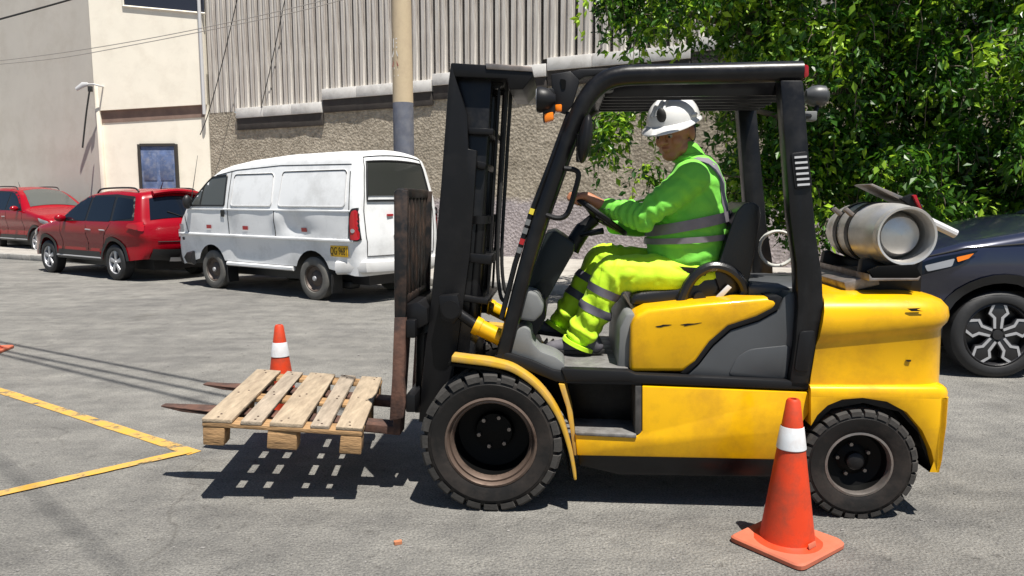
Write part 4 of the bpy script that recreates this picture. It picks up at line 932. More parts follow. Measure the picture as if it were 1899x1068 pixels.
# ================================================================== vehicles
def resample(P, step):
    out = [P[0]]
    for a, b in zip(P, P[1:]):
        n = max(1, int(round((b-a).length/step)))
        out += [a.lerp(b, i/n) for i in range(1, n+1)]
    return out
def inside(p, poly):
    x, y = p; c = False; n = len(poly); j = n-1
    for i in range(n):
        xi, yi = poly[i]; xj, yj = poly[j]
        if (yi > y) != (yj > y) and x < (xj-xi)*(y-yi)/(yj-yi+1e-12)+xi: c = not c
        j = i
    return c
def seg_dist(p, pts):
    best = 9
    for a, b in zip(pts, pts[1:]):
        d = b-a; t = max(0, min(1, (p-a).dot(d)/max(d.dot(d), 1e-9))); q = (a+d*t-p).length
        if q < best: best = q
    return best
class Car:
    """body skin from a side outline: x forward, y to the car's left, z up, x=0 at the rear axle"""
    def __init__(s, top, width, sill, axles, arch_r, belt, tumble=.30, rnd=.07, endtaper=.10, crown=(.10, .035), low=.0, dent=None, step=.07, arch_h=None):
        s.top = resample([Vector(p) for p in top], step); s.w = width/2; s.belt = belt; s.tumble = tumble; s.rnd = rnd; s.et = endtaper; s.crown = crown; s.dent = dent
        xs = [p.x for p in s.top]; s.x0, s.x1 = min(xs), max(xs); s.xc = (s.x0+s.x1)/2; s.hl = (s.x1-s.x0)/2; s.sill = sill
        bot = [s.top[-1].copy()]
        for ax in sorted(axles, reverse=True):
            for k in range(15):
                a = R(-8+196*k/14); z = arch_h+arch_r*math.sin(a); 
                if z >= sill-.001: bot.append(Vector((ax+arch_r*math.cos(a), z)))
        bot.append(s.top[0].copy())
        s.bot = bot; s.poly = [tuple(p) for p in s.top]+[tuple(p) for p in resample(bot, step)[1:-1]]
    def base(s, x, z):
        e = max(0, (abs(x-s.xc)/s.hl-.62)/.38); y = s.w*(1-s.et*e*e)
        if z > s.belt: y -= (z-s.belt)*s.tumble+ (z-s.belt)**2*.06
        else: y -= .10*((s.belt-z)/max(.2, s.belt))**2*s.w*.6
        return y
    def Y(s, x, z, full=True):
        y = s.base(x, z); d = seg_dist(Vector((x, z)), s.top); r = s.rnd
        if d < r: y -= r-math.sqrt(max(0, r*r-(r-d)**2))
        if s.dent: y += s.dent(x, z)
        return y
    def patch(s, poly, off, step=.09, holes=(), side=1):
        P = [Vector(p) for p in poly]; B = resample(P+[P[0]], step)[:-1]; pts = list(B); n = len(B); edges = [(i, (i+1) % n) for i in range(n)]
        for h in holes:
            hb = resample([Vector(p) for p in h]+[Vector(h[0])], step)[:-1]; o = len(pts); pts += hb; edges += [(o+i, o+(i+1) % len(hb)) for i in range(len(hb))]
        xs = [p.x for p in P]; zs = [p.y for p in P]; bl = [tuple(p) for p in B]
        nx, nz = int((max(xs)-min(xs))/step), int((max(zs)-min(zs))/step)
        for i in range(1, nx):
            for j in range(1, nz):
                q = Vector((min(xs)+(max(xs)-min(xs))*i/nx+(j % 2)*step*.3, min(zs)+(max(zs)-min(zs))*j/nz))
                if inside(q, bl) and seg_dist(q, B+[B[0]]) > step*.35: pts.append(q)
        r = delaunay_2d_cdt(pts, edges, [], 0, 1e-6); vs, fs = r[0], r[2]
        g = G(); keep = []
        for f in fs:
            c = (vs[f[0]]+vs[f[1]]+vs[f[2]])/3
            if inside(c, bl) and not any(inside(c, h) for h in holes): keep.append(tuple(f))
        g.add([(v.x, side*(s.Y(v.x, v.y)+off), v.y) for v in vs], keep); return g
    def body(s):
        g = G()
        # extra rings near the top edge so the shoulder rounds off
        ring = []
        for dd in (.012, .035, .07):
            for i in range(0, len(s.top)):
                a, b = s.top[max(0, i-1)], s.top[min(len(s.top)-1, i+1)]; t = (b-a).normalized(); nn = Vector((t.y, -t.x)); q = s.top[i]+nn*dd
                if inside(q, s.poly): ring.append(q)
                else:
                    q = s.top[i]-nn*dd
                    if inside(q, s.poly): ring.append(q)
        B = [Vector(p) for p in s.poly]; n = len(B); pts = list(B); edges = [(i, (i+1) % n) for i in range(n)]
        pts += ring
        xs = [p.x for p in B]; zs = [p.y for p in B]; st = .08
        for i in range(1, int((max(xs)-min(xs))/st)):
            for j in range(1, int((max(zs)-min(zs))/st)):
                q = Vector((min(xs)+st*i+(j % 2)*.03, min(zs)+st*j))
                if inside(q, s.poly) and seg_dist(q, s.top) > .09 and seg_dist(q, s.bot) > .03: pts.append(q)
        r = delaunay_2d_cdt(pts, edges, [], 0, 1e-6); vs, fs = r[0], r[2]
        keep = [tuple(f) for f in fs if inside((vs[f[0]]+vs[f[1]]+vs[f[2]])/3, s.poly)]
        ys = [s.Y(v.x, v.y) for v in vs]
        for sg in (1, -1): g.add([(v.x, sg*y, v.y) for v, y in zip(vs, ys)], keep)
        q = s.strip(0, len(s.top)-1, 1.0, 0); g.add(q.v, q.f)
        return g
    def normal(s, i):
        a, b = s.top[max(0, i-2)], s.top[min(len(s.top)-1, i+2)]; t = (b-a).normalized(); n = Vector((t.y, -t.x))
        c = Vector((s.xc, s.sill+.3)); return n if (s.top[i]-c).dot(n) > 0 else -n
    def spt(s, i, t, off):
        p = s.top[i]; n = s.normal(i); y0 = s.Y(p.x, p.y); k = (s.crown[0]*abs(n.x)+s.crown[1]*abs(n.y))*(1-t*t)
        k *= min(1, min(i, len(s.top)-1-i)/3) if off == 0 else 1
        q = p+n*(k+off); return Vector((q.x, y0*t, q.y))
    def idx(s, x, z): 
        return min(range(len(s.top)), key=lambda i: (s.top[i]-Vector((x, z))).length)
    def strip(s, i0, i1, tw, off, t0=None, N=14, inset=None):
        g = G(); rows = []
        ta, tb = (-tw, tw) if t0 is None else (t0, tw)
        for i in range(i0, i1+1):
            k = 1.0
            rows.append([s.spt(i, ta+(tb-ta)*j/N, off) for j in range(N+1)])
        return g.loft(rows, False, False)
    def pt(s, x, z, off, side=1): return Vector((x, side*(s.Y(x, z)+off), z))
    def line(s, path, off, r, side=1, n=6):
        P = resample([Vector(p) for p in path], .08); return G().tube([s.pt(p.x, p.y, off, side) for p in P], r, n)
def car_wheel(root, x, y, r, w, side, kind, rimr=.62, tyre=None):
    rr = r*rimr; s = side
    t = obj('wheel', G().lathe([(rr*.98, s*w*.35), (rr*1.02, s*w*.48), (r*.84, s*w*.52), (r*.95, s*w*.46), (r, s*w*.36), (r, -s*w*.36), (r*.95, -s*w*.46), (rr, -s*w*.45)], 'y', 40), tyre or ctyre, root, loc=(x, y, r))
    if kind == 'steel':
        obj('rim', G().lathe([(rr*1.0, s*w*.40), (rr*.93, s*w*.40), (rr*.86, s*w*.22), (rr*.6, s*w*.12), (rr*.42, s*w*.26), (rr*.2, s*w*.28), (.001, s*w*.28)], 'y', 32), M_STEELRIM, t)
        obj('hub_cap', G().lathe([(rr*.2, s*w*.28), (rr*.17, s*w*.42), (.001, s*w*.44)], 'y', 16), alloy, t)
        return t
    obj('rim', G().lathe([(rr*1.01, s*w*.40), (rr*.95, s*w*.44), (rr*.91, s*w*.38), (rr*.88, s*w*.05)], 'y', 40), alloy if kind == 'five' else alloyd, t)
    obj('brake_disc', G().lathe([(rr*.9, -s*w*.02), (.001, -s*w*.02)], 'y', 24), alloyd, t)
    n = 5
    for k in range(n):
        a = 2*math.pi*k/n+.3
        g = G()
        rot = Matrix.Rotation(-a, 3, 'Y')
        if kind == 'five':
            pl = [(rr*.12, -.028*r/.33), (rr*.93, -.045*r/.33), (rr*.93, .045*r/.33), (rr*.12, .028*r/.33)]
            vs = [rot @ Vector((p, yy, q)) for yy in (s*w*.40, s*w*.25) for p, q in pl]
            g.add(vs, [(0, 1, 2, 3), (7, 6, 5, 4), (0, 4, 5, 1), (1, 5, 6, 2), (2, 6, 7, 3), (3, 7, 4, 0)])
            obj('spoke', g, alloy, t, bevel=.006)
        else:
            z = [(rr*.16, -.045), (rr*.50, -.05), (rr*.64, -.085), (rr*.95, -.06), (rr*.95, .06), (rr*.64, .085), (rr*.50, .05), (rr*.16, .045)]
            z = [(p, q*r/.36) for p, q in z]
            vs = [rot @ Vector((p, yy, q)) for yy in (s*w*.40, s*w*.2) for p, q in z]; m = len(z)
            g.add(vs, [tuple(range(m)), tuple(range(2*m-1, m-1, -1))]+[(i, m+i, m+(i+1) % m, (i+1) % m) for i in range(m)])
            sp_ = obj('spoke', g, alloyd, t, bevel=.004)
            for sq in (1, -1):
                e = [rot @ Vector((p, s*w*.40, sq*q*r/.36)) for p, q in ((rr*.20, .035), (rr*.52, .042), (rr*.66, .080), (rr*.93, .055))]
                o_ = [rot @ Vector((p, s*w*.40, sq*q*r/.36)) for p, q in ((rr*.20, .015), (rr*.54, .020), (rr*.69, .058), (rr*.93, .032))]
                g2 = G(); g2.add([p+Vector((0, s*.004, 0)) for p in e+o_]+[p-Vector((0, s*.004, 0)) for p in e+o_], [(0, 1, 5, 4), (1, 2, 6, 5), (2, 3, 7, 6), (8, 12, 13, 9), (9, 13, 14, 10), (10, 14, 15, 11), (0, 8, 9, 1), (1, 9, 10, 2), (2, 10, 11, 3), (4, 5, 13, 12), (5, 6, 14, 13), (6, 7, 15, 14)])
                obj('spoke_face', g2, alloy, sp_, smooth=False)
    obj('hub_cap', G().lathe([(rr*.17, s*w*.36), (rr*.15, s*w*.44), (.001, s*w*.45)], 'y', 18), alloy if kind == 'five' else alloyd, t)
    return t
M_STEELRIM = M('steel_rim_brown', (.09, .07, .06), .55, metal=.4, var=.3, vscale=9)
def underbody(root, x0, x1, w, z0, z1):
    obj('underbody', G().box(((x0+x1)/2, 0, (z0+z1)/2), (x1-x0, w, z1-z0)), trimb, root)
def heading(d): return math.atan2(d[1], d[0])
# ------------------------------------------------------------------ white van
vd = Vector((-.815, .579, 0)).normalized(); vn = Vector((-vd.y, vd.x, 0)); vw = 1.84
vor = Vector((-2.985, 10.967, 0)) - vn*(vw/2-.02)
van = thing('white_van', 'dented white panel van with boarded side windows parked at the kerb', 'van', vor, heading(vd))
def vdent(x, z):
    d = -.055*math.exp(-((x-.42)/.20)**2-((z-1.12)/.16)**2) + .028*math.exp(-((x-.78)/.10)**2-((z-1.22)/.14)**2) - .034*math.exp(-((x-.15)/.25)**2-((z-1.02)/.09)**2)
    d += -.026*math.exp(-((x-1.5)/.45)**2-((z-.66)/.10)**2) - .02*math.exp(-((x-1.95)/.16)**2-((z-1.0)/.22)**2)
    if .5 < z < 1.3: d += .006*noise.noise(Vector((x*2.2, z*3.2, 1)))
    if z < .90: d -= .012
    return d
VT = [(-.93, .40), (-.97, .55), (-.985, .90), (-.96, 1.20), (-.93, 1.55), (-.86, 1.96), (-.81, 2.10), (-.71, 2.17), (-.2, 2.19), (.8, 2.18), (1.6, 2.13), (2.1, 2.07), (2.42, 2.0), (2.62, 1.90), (2.78, 1.78), (3.05, 1.56), (3.3, 1.36), (3.46, 1.20), (3.58, 1.0), (3.64, .75), (3.62, .50), (3.55, .36)]
vc = Car(VT, vw, .42, (0, 2.57), .39, 1.34, tumble=.17, rnd=.10, endtaper=.05, crown=(.06, .05), dent=vdent, arch_h=.36)
vme = mesh_of(vc.body(), ang=40, name='body'); vme.materials.append(vwhite); obj('body', vme, None, van)
underbody(van, -.8, 3.3, 1.0, .24, .8)
for x in (0, 2.57):
    for s in (1, -1): car_wheel(van, x, s*(vw/2-.13), .325, .18, s, 'steel', .63, dtyre)
def rectp(x0, x1, z0, z1, sl0=0, sl1=0, r=.06): return rpoly([(x0+sl0, z0), (x1+sl1, z0), (x1, z1), (x0, z1)], r)
S = 1
p1 = rectp(.92, 1.92, 1.40, 1.90, -.03, .02); p2 = rectp(-.70, .70, 1.40, 1.92, -.04, .02)
for p in (p1, p2):
    b_ = obj('boarded_window', vc.patch(p, .010), vwhite, van, ang=60)
    obj('window_seal', vc.line(p+[p[0]], .004, .012), vgrey, b_); obj('window_seal', vc.line([(x, z) for x, z in p if z > 1.8], .010, .009), seamm, b_)
dg = rpoly([(2.12, 1.40), (3.16, 1.40), (3.02, 1.52), (2.68, 1.80), (2.56, 1.87), (2.14, 1.90)], .04)
w_ = obj('cab_window', vc.patch(dg, .006), glassg, van, ang=60); obj('window_seal', vc.line(dg+[dg[0]], .004, .016), trimb, w_)
obj('quarter_frame', vc.line([(2.80, 1.42), (2.76, 1.72)], .008, .012), trimb, w_)
for path in ([(2.03, .93), (2.03, 1.95)], [(3.2, .93), (3.32, 1.28)], [(.80, .93), (.80, 1.35)], [(-.93, .93), (3.56, .93)], [(-.76, 2.0), (.8, 2.02), (1.9, 1.975), (2.45, 1.90)], [(-.80, .95), (-.83, 1.3), (-.76, 1.9)]):
    obj('panel_gap', vc.line(path, .0, .007), seamm, van)
obj('belt_moulding', vc.line([(-.9, .915), (3.56, .915)], .006, .022), vwhite, van)
obj('belt_crease', vc.line([(-.85, 1.335), (3.2, 1.34)], -.004, .016), vwhite, van)
obj('sill_moulding', vc.line([(.44, .45), (2.13, .45)], .0, .035), vwhite, van)
for x in (2.55, 1.55, .16): obj('side_reflector', vc.patch(rectp(x-.07, x+.07, 1.02, 1.08, r=.005), .012), redl, van)
obj('door_handle', vc.patch(rectp(2.10, 2.20, 1.22, 1.33, r=.02), .014), trimb, van)
obj('side_marker', vc.patch(rectp(3.38, 3.45, .80, .85, r=.01), .01), trimb, van)
for s in (1, -1):
    obj('lamp_frame', vc.patch(rpoly([(-.985, .91), (-.835, .91), (-.83, 1.21), (-.87, 1.37), (-.96, 1.39)], .03), .018, .03, side=s), trimb, van)
    obj('tail_lamp', vc.patch(rpoly([(-.975, .93), (-.86, .93), (-.855, 1.20), (-.89, 1.34), (-.95, 1.36)], .03), .030, .03, side=s), redl, van)
obj('lamp_reflector', vc.patch(arc(-.905, 1.06, .030, 0, 330, 10), .038, .03), clearl, van)
def vplate(root, size, txt, loc, rot):
    t = obj('number_plate', G().box((0, 0, 0), (size[0], size[1], .01)), platey, root, loc=loc, rot=rot, bevel=.002)
    m = text_mesh(txt, size[1]*.98, .001); m.materials.append(inkb); o = obj('plate_lettering', m, None, t, loc=(0, -.004, .0065)); o.scale = (size[0]/(size[1]*3.55), 1, 1); return t
pc = vc.pt(-.60, .76, .004)
vplate(van, (.36, .16), 'QG 9681', pc, (R(90), 0, R(180)))
# rear end
i0, i1 = vc.idx(-.93, 1.52), vc.idx(-.83, 2.0)
rw_ = obj('rear_window', vc.strip(vc.idx(-.935, 1.52), vc.idx(-.855, 2.0), .86, .012), glassv, van)
rs0, rs1 = vc.idx(-.935, 1.50), vc.idx(-.85, 2.02)
def strip_line(c, i0, i1, t, off, r, mat, root, name):
    P = [c.spt(i0, -t+2*t*j/10, off) for j in range(11)]+[c.spt(i, t, off) for i in range(i0+1, i1)]+[c.spt(i1, t-2*t*j/10, off) for j in range(11)]+[c.spt(i, -t, off) for i in range(i1-1, i0, -1)]
    return obj(name, G().tube(P, r, 6, closed=True), mat, root)
strip_line(vc, rs0, rs1, .88, .010, .016, trimb, rw_, 'window_seal')
strip_line(vc, vc.idx(-.98, .72), vc.idx(-.82, 2.09), .94, .004, .007, seamm, van, 'panel_gap')
g = G(); P = [vc.spt(vc.idx(-.96, .52), -1+2*j/12, .05) for j in range(13)]; g.tube([vc.pt(-.55, .52, .02, -1)]+P+[vc.pt(-.55, .52, .02)], .10, 8, up=(0, 0, 1), sx=.55); obj('rear_bumper', g, vgrey, van)
ip = vc.idx(-.975, .86); pq = vc.spt(ip, .0, .02)
vplate(van, (.36, .16), 'QG 9681', pq+Vector((-.01, 0, .0)), (R(90), 0, R(-90)))
for t_ in (-.5, .35): obj('rear_reflector', G().box(vc.spt(vc.idx(-.955, 1.25), t_, .012), (.02, .12, .03)), redl, van)
g = G(); g.tube([vc.spt(ip+2, -.28, .02), vc.spt(ip+4, -.2, .03), vc.spt(ip+4, .2, .03), vc.spt(ip+2, .28, .02)], .02, 6); obj('handle_recess', g, vgrey, van)
# front end
obj('windscreen', vc.strip(vc.idx(2.68, 1.86), vc.idx(3.3, 1.37), .88, .01), glassg, van)
obj('front_bumper', G().tube([vc.pt(3.08, .5, .02)]+[vc.spt(vc.idx(3.62, .52), 1-2*j/12, .05) for j in range(13)]+[vc.pt(3.08, .5, .02, -1)], .12, 8, up=(0, 0, 1), sx=.5), trimb, van)
for s in (1, -1): obj('headlamp', vc.patch(rectp(3.36, 3.57, .92, 1.08, r=.03), .012, .05, side=s), clearl, van)
mp_ = vc.pt(3.06, 1.46, .10); m_ = obj('wing_mirror', G().ball(mp_, (.06, .08, .12), 12, 8), trimb, van); obj('mirror_arm', G().tube([vc.pt(3.05, 1.40, 0), mp_], .014, 6), trimb, m_)
obj('aerial', G().tube([vc.pt(3.15, 1.5, .02), vc.pt(3.05, 2.25, .05)], [.008, .003], 5), trimb, van)
obj('mud_flap', G().box((-.42, vw/2-.13, .27), (.02, .2, .28)), trimb, van); obj('mud_flap', G().box((2.14, vw/2-.13, .27), (.02, .2, .26)), trimb, van)
obj('rear_mat', G().box((-.2, .45, .22), (.5, .2, .12)), trimb, van, bevel=.03)
# ------------------------------------------------------------------ SUVs
def suv(name, label, loc, rz, L, mat, wb=2.62, H=1.66, wheel='five', r=.335, ribs=True, group=None, cladding=True, dark=False):
    t = thing(name, label, 'car', loc, rz, group); k = H/1.66; f = wb+.88
    top = [(-.80, .42), (-.86, .55), (-.90, .80), (-.86, 1.02), (-.80, 1.12), (-.70, 1.36), (-.60, 1.58), (-.50, 1.63), (.1, 1.665), (.7, 1.66), (1.15, 1.60), (1.45, 1.48), (1.85, 1.24), (2.02, 1.13), (2.4, 1.06), (2.9, .98), (3.22, .88), (3.38, .72), (3.44, .55), (3.38, .34)]
    top = [((x if x < 1.0 else 1.0+(x-1.0)*(f-1.0)/2.44), z*k) for x, z in top]
    if dark: top = [(x, z*(1.13 if x > 1.9 and z > .7 else 1)) for x, z in top]
    fx = lambda x: x if x < 1.0 else 1.0+(x-1.0)*(f-1.0)/2.44
    c = Car(top, 1.78, .36, (0, wb), r*1.20, 1.06*k, tumble=.36, rnd=.10, endtaper=.17, crown=(.10, .045), arch_h=r, dent=lambda x, z: (.02*math.exp(-((z-.86*k)/.10)**2)-.03*math.exp(-((z-.66*k)/.14)**2)) if z < 1.05*k else 0)
    me = mesh_of(c.body(), ang=45, name='body'); me.materials.append(mat); obj('body', me, None, t)
    underbody(t, -.7, f-.25, 1.0, .2, .7)
    for x in (0, wb):
        for s in (1, -1): car_wheel(t, x, s*(.89-.13), r, .22, s, wheel, .74 if dark else .66)
    for s in (1, -1):
        wn_ = [rpoly([(fx(.98), 1.10*k), (fx(1.86), 1.12*k), (fx(1.42), 1.42*k), (fx(1.16), 1.53*k), (fx(.98), 1.56*k)], .04),
               rpoly([(.05, 1.10*k), (fx(.90), 1.10*k), (fx(.90), 1.56*k), (.12, 1.56*k)], .04), rpoly([(-.58, 1.16*k), (-.03, 1.11*k), (.03, 1.55*k), (-.48, 1.50*k)], .05)]
        obj('window_surround', c.patch(rpoly([(-.64, 1.12*k), (fx(1.96), 1.08*k), (fx(1.46), 1.45*k), (fx(1.15), 1.575*k), (.1, 1.60*k), (-.50, 1.555*k)], .04), .004, .08, side=s), trimb, t, ang=60)
        for w_ in wn_: obj('side_window', c.patch(w_, .008, .08, side=s), glassd, t, ang=60)
        for path in ([(fx(.94), .40), (fx(.95), 1.08*k)], [(.42, .62), (.30, .80), (.02, 1.08*k)], [(fx(1.95), .50), (fx(1.93), 1.05*k)]): obj('panel_gap', c.line(path, .0, .005, s), seamm, t)
        for x in (fx(.82), .30): obj('door_handle', c.line([(x-.09, .93*k), (x+.09, .935*k)], .015, .013, s), alloy if not dark else mat, t)
        if cladding:
            for ax in (0, wb):
                pts = arc(ax, r, r*1.20+.0, -5, 185, 18)
                ol = arc(ax, r, r*1.20+.075, 185, -5, 18)
                obj('arch_cladding', c.patch([p for p in pts+ol if p[1] > .33] , .014, .06, side=s), trimb, t, ang=60)
            obj('sill_cladding', c.patch([(r*1.2+.04, .345), (wb-r*1.2-.04, .345), (wb-r*1.2-.09, .52), (r*1.2+.09, .52)], .012, .08, side=s), trimb, t, ang=60)
            obj('sill_strip', c.line([(r*1.2+.05, .40), (wb-r*1.2-.05, .40)], .018, .014, s), alloy, t)
        if ribs:
            y = c.Y(.4, 1.6*k)-.10
            g = G(); zr = 1.66*k
            g.tube(spline([(-.45, s*y, zr-.02), (-.32, s*y, zr+.045), (.1, s*y, zr+.06), (.75, s*y, zr+.05), (.95, s*y, zr+.02), (1.05, s*y, zr-.06)], 4), .017, 8); obj('roof_rail', g, trimb if not dark else alloy, t)
        obj('tail_lamp', c.patch(rpoly([(-.86, .93*k), (-.50, 1.00*k), (-.55, 1.07*k), (-.84, 1.10*k)], .02), .032, .03, side=s), redl, t)
        if dark:
            hz = lambda z: z-.02
            hl_ = obj('headlamp', c.patch(rpoly([(wb+.66, .86), (wb+.70, .95), (wb+.52, 1.02), (wb+.22, 1.085), (wb+.36, .96)], .02), .016, .04, side=s), glassd, t)
            obj('headlamp_lens', c.patch(rpoly([(wb+.60, .90), (wb+.62, .95), (wb+.40, 1.015), (wb+.42, .95)], .015), .022, .04, side=s), clearl, hl_)
            obj('turn_signal', c.patch(rpoly([(wb+.38, .985), (wb+.39, 1.025), (wb+.26, 1.06), (wb+.30, 1.015)], .008), .024, .04, side=s), amber, hl_)
            obj('bonnet_gap', c.line([(wb+.66, 1.0), (wb+.3, 1.10), (wb-.5, 1.17)], .002, .007, s), seamm, t)
        else:
            obj('headlamp', c.patch(rpoly([(fx(2.95), .80*k), (fx(3.30), .72*k), (fx(3.22), .84*k), (fx(2.88), .92*k)], .02), .012, .05, side=s), clearl, t)
        mp_ = c.pt(fx(1.72), 1.14*k, .12, s); m_ = obj('wing_mirror', G().ball(mp_, (.07, .11, .075), 14, 9), mat, t); obj('mirror_foot', G().tube([c.pt(fx(1.74), 1.08*k, 0, s), mp_], .022, 8), trimb, m_)
    ir = c.idx(-.80, 1.14*k), c.idx(-.62, 1.54*k)
    rw = obj('rear_window', c.strip(ir[0], ir[1], .92, .010), glassd, t)
    obj('rear_wiper', G().tube([c.spt(ir[0], 0, .02), c.spt(ir[0]+2, .45, .025)], .01, 6), trimb, rw)
    obj('spoiler', G().tube([c.spt(c.idx(-.58, 1.60*k), -.85+1.7*j/10, .02)+Vector((-.05, 0, .0)) for j in range(11)], .05, 8, up=(0, 0, 1), sx=1.6), mat, t)
    obj('windscreen', c.strip(c.idx(fx(1.20), 1.58*k), c.idx(fx(1.98), 1.15*k), .90, .010), glassg if not dark else glassd, t)
    ib = c.idx(-.82, .44), c.idx(-.87, .60)
    obj('rear_bumper', c.strip(ib[0], ib[1], 1.0, .02), trimb, t)
    obj('skid_plate', c.strip(ib[0], ib[0]+1, .5, .05), alloy, t)
    obj('number_plate', G().box(c.spt(c.idx(-.89, .86*k), 0, .012), (.012, .33, .13)), clearl, t)
    obj('tailgate_crease', G().tube([c.spt(c.idx(-.89, .74*k), -.85+1.7*j/10, .004) for j in range(11)], .008, 6), seamm, t)
    jf = c.idx(fx(3.36), .74*k), c.idx(fx(3.42), .44*k)
    obj('grille', c.strip(jf[0], jf[1], .55, .012), trimb, t)
    obj('front_bumper', c.strip(c.idx(fx(3.42), .46*k), len(c.top)-2, 1.0, .015), trimb, t)
    obj('shark_fin', G().tube([(-.2, 0, 1.70*k), (-.30, 0, 1.85*k)], [.012, .004], 6), trimb, t)
    return t
sd_ = Vector((-2.244, 1.544, 0)).normalized(); sn_ = Vector((-sd_.y, sd_.x, 0))
o1 = Vector((-7.397, 13.717, 0)) - sn_*.86
suv('red_suv', 'red compact SUV parked tail towards the white van, black arch cladding', o1, heading(sd_), 4.0, redc, wb=2.62, H=1.66)
o2 = ground(-8, 465); fdir = -sd_
suv('red_suv', 'red SUV parked nose to nose with the other red SUV, its windscreen showing', Vector((o2.x, o2.y, 0))-sn_*.86, heading(fdir), 4.2, redc, wb=2.62, H=1.82)
rd = Vector((-1, .10, 0)).normalized(); rn = Vector((-rd.y, rd.x, 0))
rwc = ground(1846, 702)
suv('dark_suv', 'dark navy SUV with black alloy wheels parked behind the forklift', Vector((rwc.x, rwc.y, 0))-rd*2.66-rn*.87, heading(rd), 4.5, navy, wb=2.66, H=1.72, wheel='zig', r=.37, dark=True)
# ================================================================== the driver
from mathutils.bvhtree import BVHTree
PS = fp(1300, 560, .53)
per = thing('person', 'driver in green and yellow hi-vis work clothes and white helmet seated on the forklift', 'person')
per.matrix_world = Matrix.Translation(TO) @ Matrix.Rotation(-TA, 4, 'Z') @ Matrix.Translation(PS)
def organic(g, voxel, it, name, fac=.5):
    me = mesh_of(g, name=name, smooth=False); o = bpy.data.objects.new('tmp', me); col.objects.link(o)
    r = o.modifiers.new('r', 'REMESH'); r.mode = 'VOXEL'; r.voxel_size = voxel; r.use_smooth_shade = True
    s = o.modifiers.new('s', 'SMOOTH'); s.factor = fac; s.iterations = it
    dg = bpy.context.evaluated_depsgraph_get(); out = bpy.data.meshes.new_from_object(o.evaluated_get(dg)); out.name = name
    bpy.data.objects.remove(o); bpy.data.meshes.remove(me); return out
def put(name, me, mat, parent, wrinkle=None):
    if wrinkle:
        ns = [v.normal.copy() for v in me.vertices]
        for v, n in zip(me.vertices, ns): v.co += n*wrinkle(v.co)
    me.transform(Matrix.Translation(-PS)); me.materials.clear(); me.materials.append(mat)
    me.polygons.foreach_set('use_smooth', [True]*len(me.polygons)); me.update()
    o = bpy.data.objects.new(name, me); col.objects.link(o); o.parent = parent; return o
def part(name, g, mat, parent, **k):
    for v in g.v: v -= PS
    return obj(name, g, mat, parent, **k)
shN, elN, wrN = fp(1282, 330, .335), fp(1196, 402, .33), fp(1128, 386, .44)
shF, elF, wrF = fp(1285, 330, .73), fp(1222, 420, .77), fp(1140, 418, .69)
hpN, knN, anN = fp(1288, 512, .43), fp(1136, 506, .40), fp(1083, 616, .41)
FZ = fl(1046, 681, .1)[1]
hpF, knF, anF = fp(1288, 510, .63), fp(1118, 482, .66), fp(1050, 590, .63)
hd = fp(1249, 247, .49); HS = 1.1
def hsc(g):
    for v in g.v: v += (v-hd)*(HS-1)
    return g
def torso(g, off=0.0):
    rows = [(520, 1225, 1345, .195), (490, 1203, 1348, .205), (450, 1193, 1353, .21), (410, 1200, 1354, .215), (370, 1214, 1352, .215), (335, 1230, 1346, .21), (308, 1246, 1336, .165), (290, 1258, 1322, .10)]
    rings = []
    for y, xa, xb, b in rows:
        A_, B_ = fp(xa, y, .53), fp(xb, y, .53); c = (A_+B_)/2; a = (B_-A_).length/2-.012+off
        rings.append([c+Vector((a*math.cos(t), (b+off)*math.sin(t), 0)) for t in [2*math.pi*k/28 for k in range(28)]])
    g.loft(rings)
tg = G(); torso(tg); torso_me = organic(tg, .014, 6, 'tt'); 
jg = G(); torso(jg)
for a, b, c in ((shN, elN, wrN), (shF, elF, wrF)):
    jg.cap(a, b, .088, .068); jg.cap(b, c, .068, .050); jg.ball(a, (.092, .085, .092))
jg.cap(fp(1288, 318, .53), fp(1276, 285, .51), .085, .068)
def jw(co):
    p = co
    w = 0
    for a, b, k in ((shN, elN, 0), (elN, wrN, 1)):
        d = b-a; t = max(0, min(1, (p-a).dot(d)/d.dot(d))); q = (p-(a+d*t)).length
        if q < .11: w += .0045*math.sin(t*(26 if k == 0 else 34)+6*noise.noise(p*9)+1.2*math.sin((p.z)*30))*(.4+.9*t if k == 0 else 1.2-t*.7)
    w += .006*noise.noise(Vector((p.x*8, p.y*6, p.z*15)))+.006*abs(noise.noise(Vector((p.x*14+p.z*9, p.y*5, p.z*12))))
    w -= .007*max(0, 1-2.6*abs(noise.noise(Vector((p.x*5+p.z*3, p.y*4, p.z*11)))))**2*(.5+.8*abs(noise.noise(p*3)))
    if p.z < 1.30: w += .003*math.sin(p.z*85+5*noise.noise(p*6))
    return w
jme = organic(jg, .008, 7, 'jacket'); jk = put('jacket', jme, jack, per, jw)
part('collar', G().tube([fp(1276, 292, .51)+Vector((.068*math.cos(a), .062*math.sin(a), .012*math.cos(a))) for a in [2*math.pi*k/20 for k in range(20)]], .016, 8, closed=True), jack, jk)
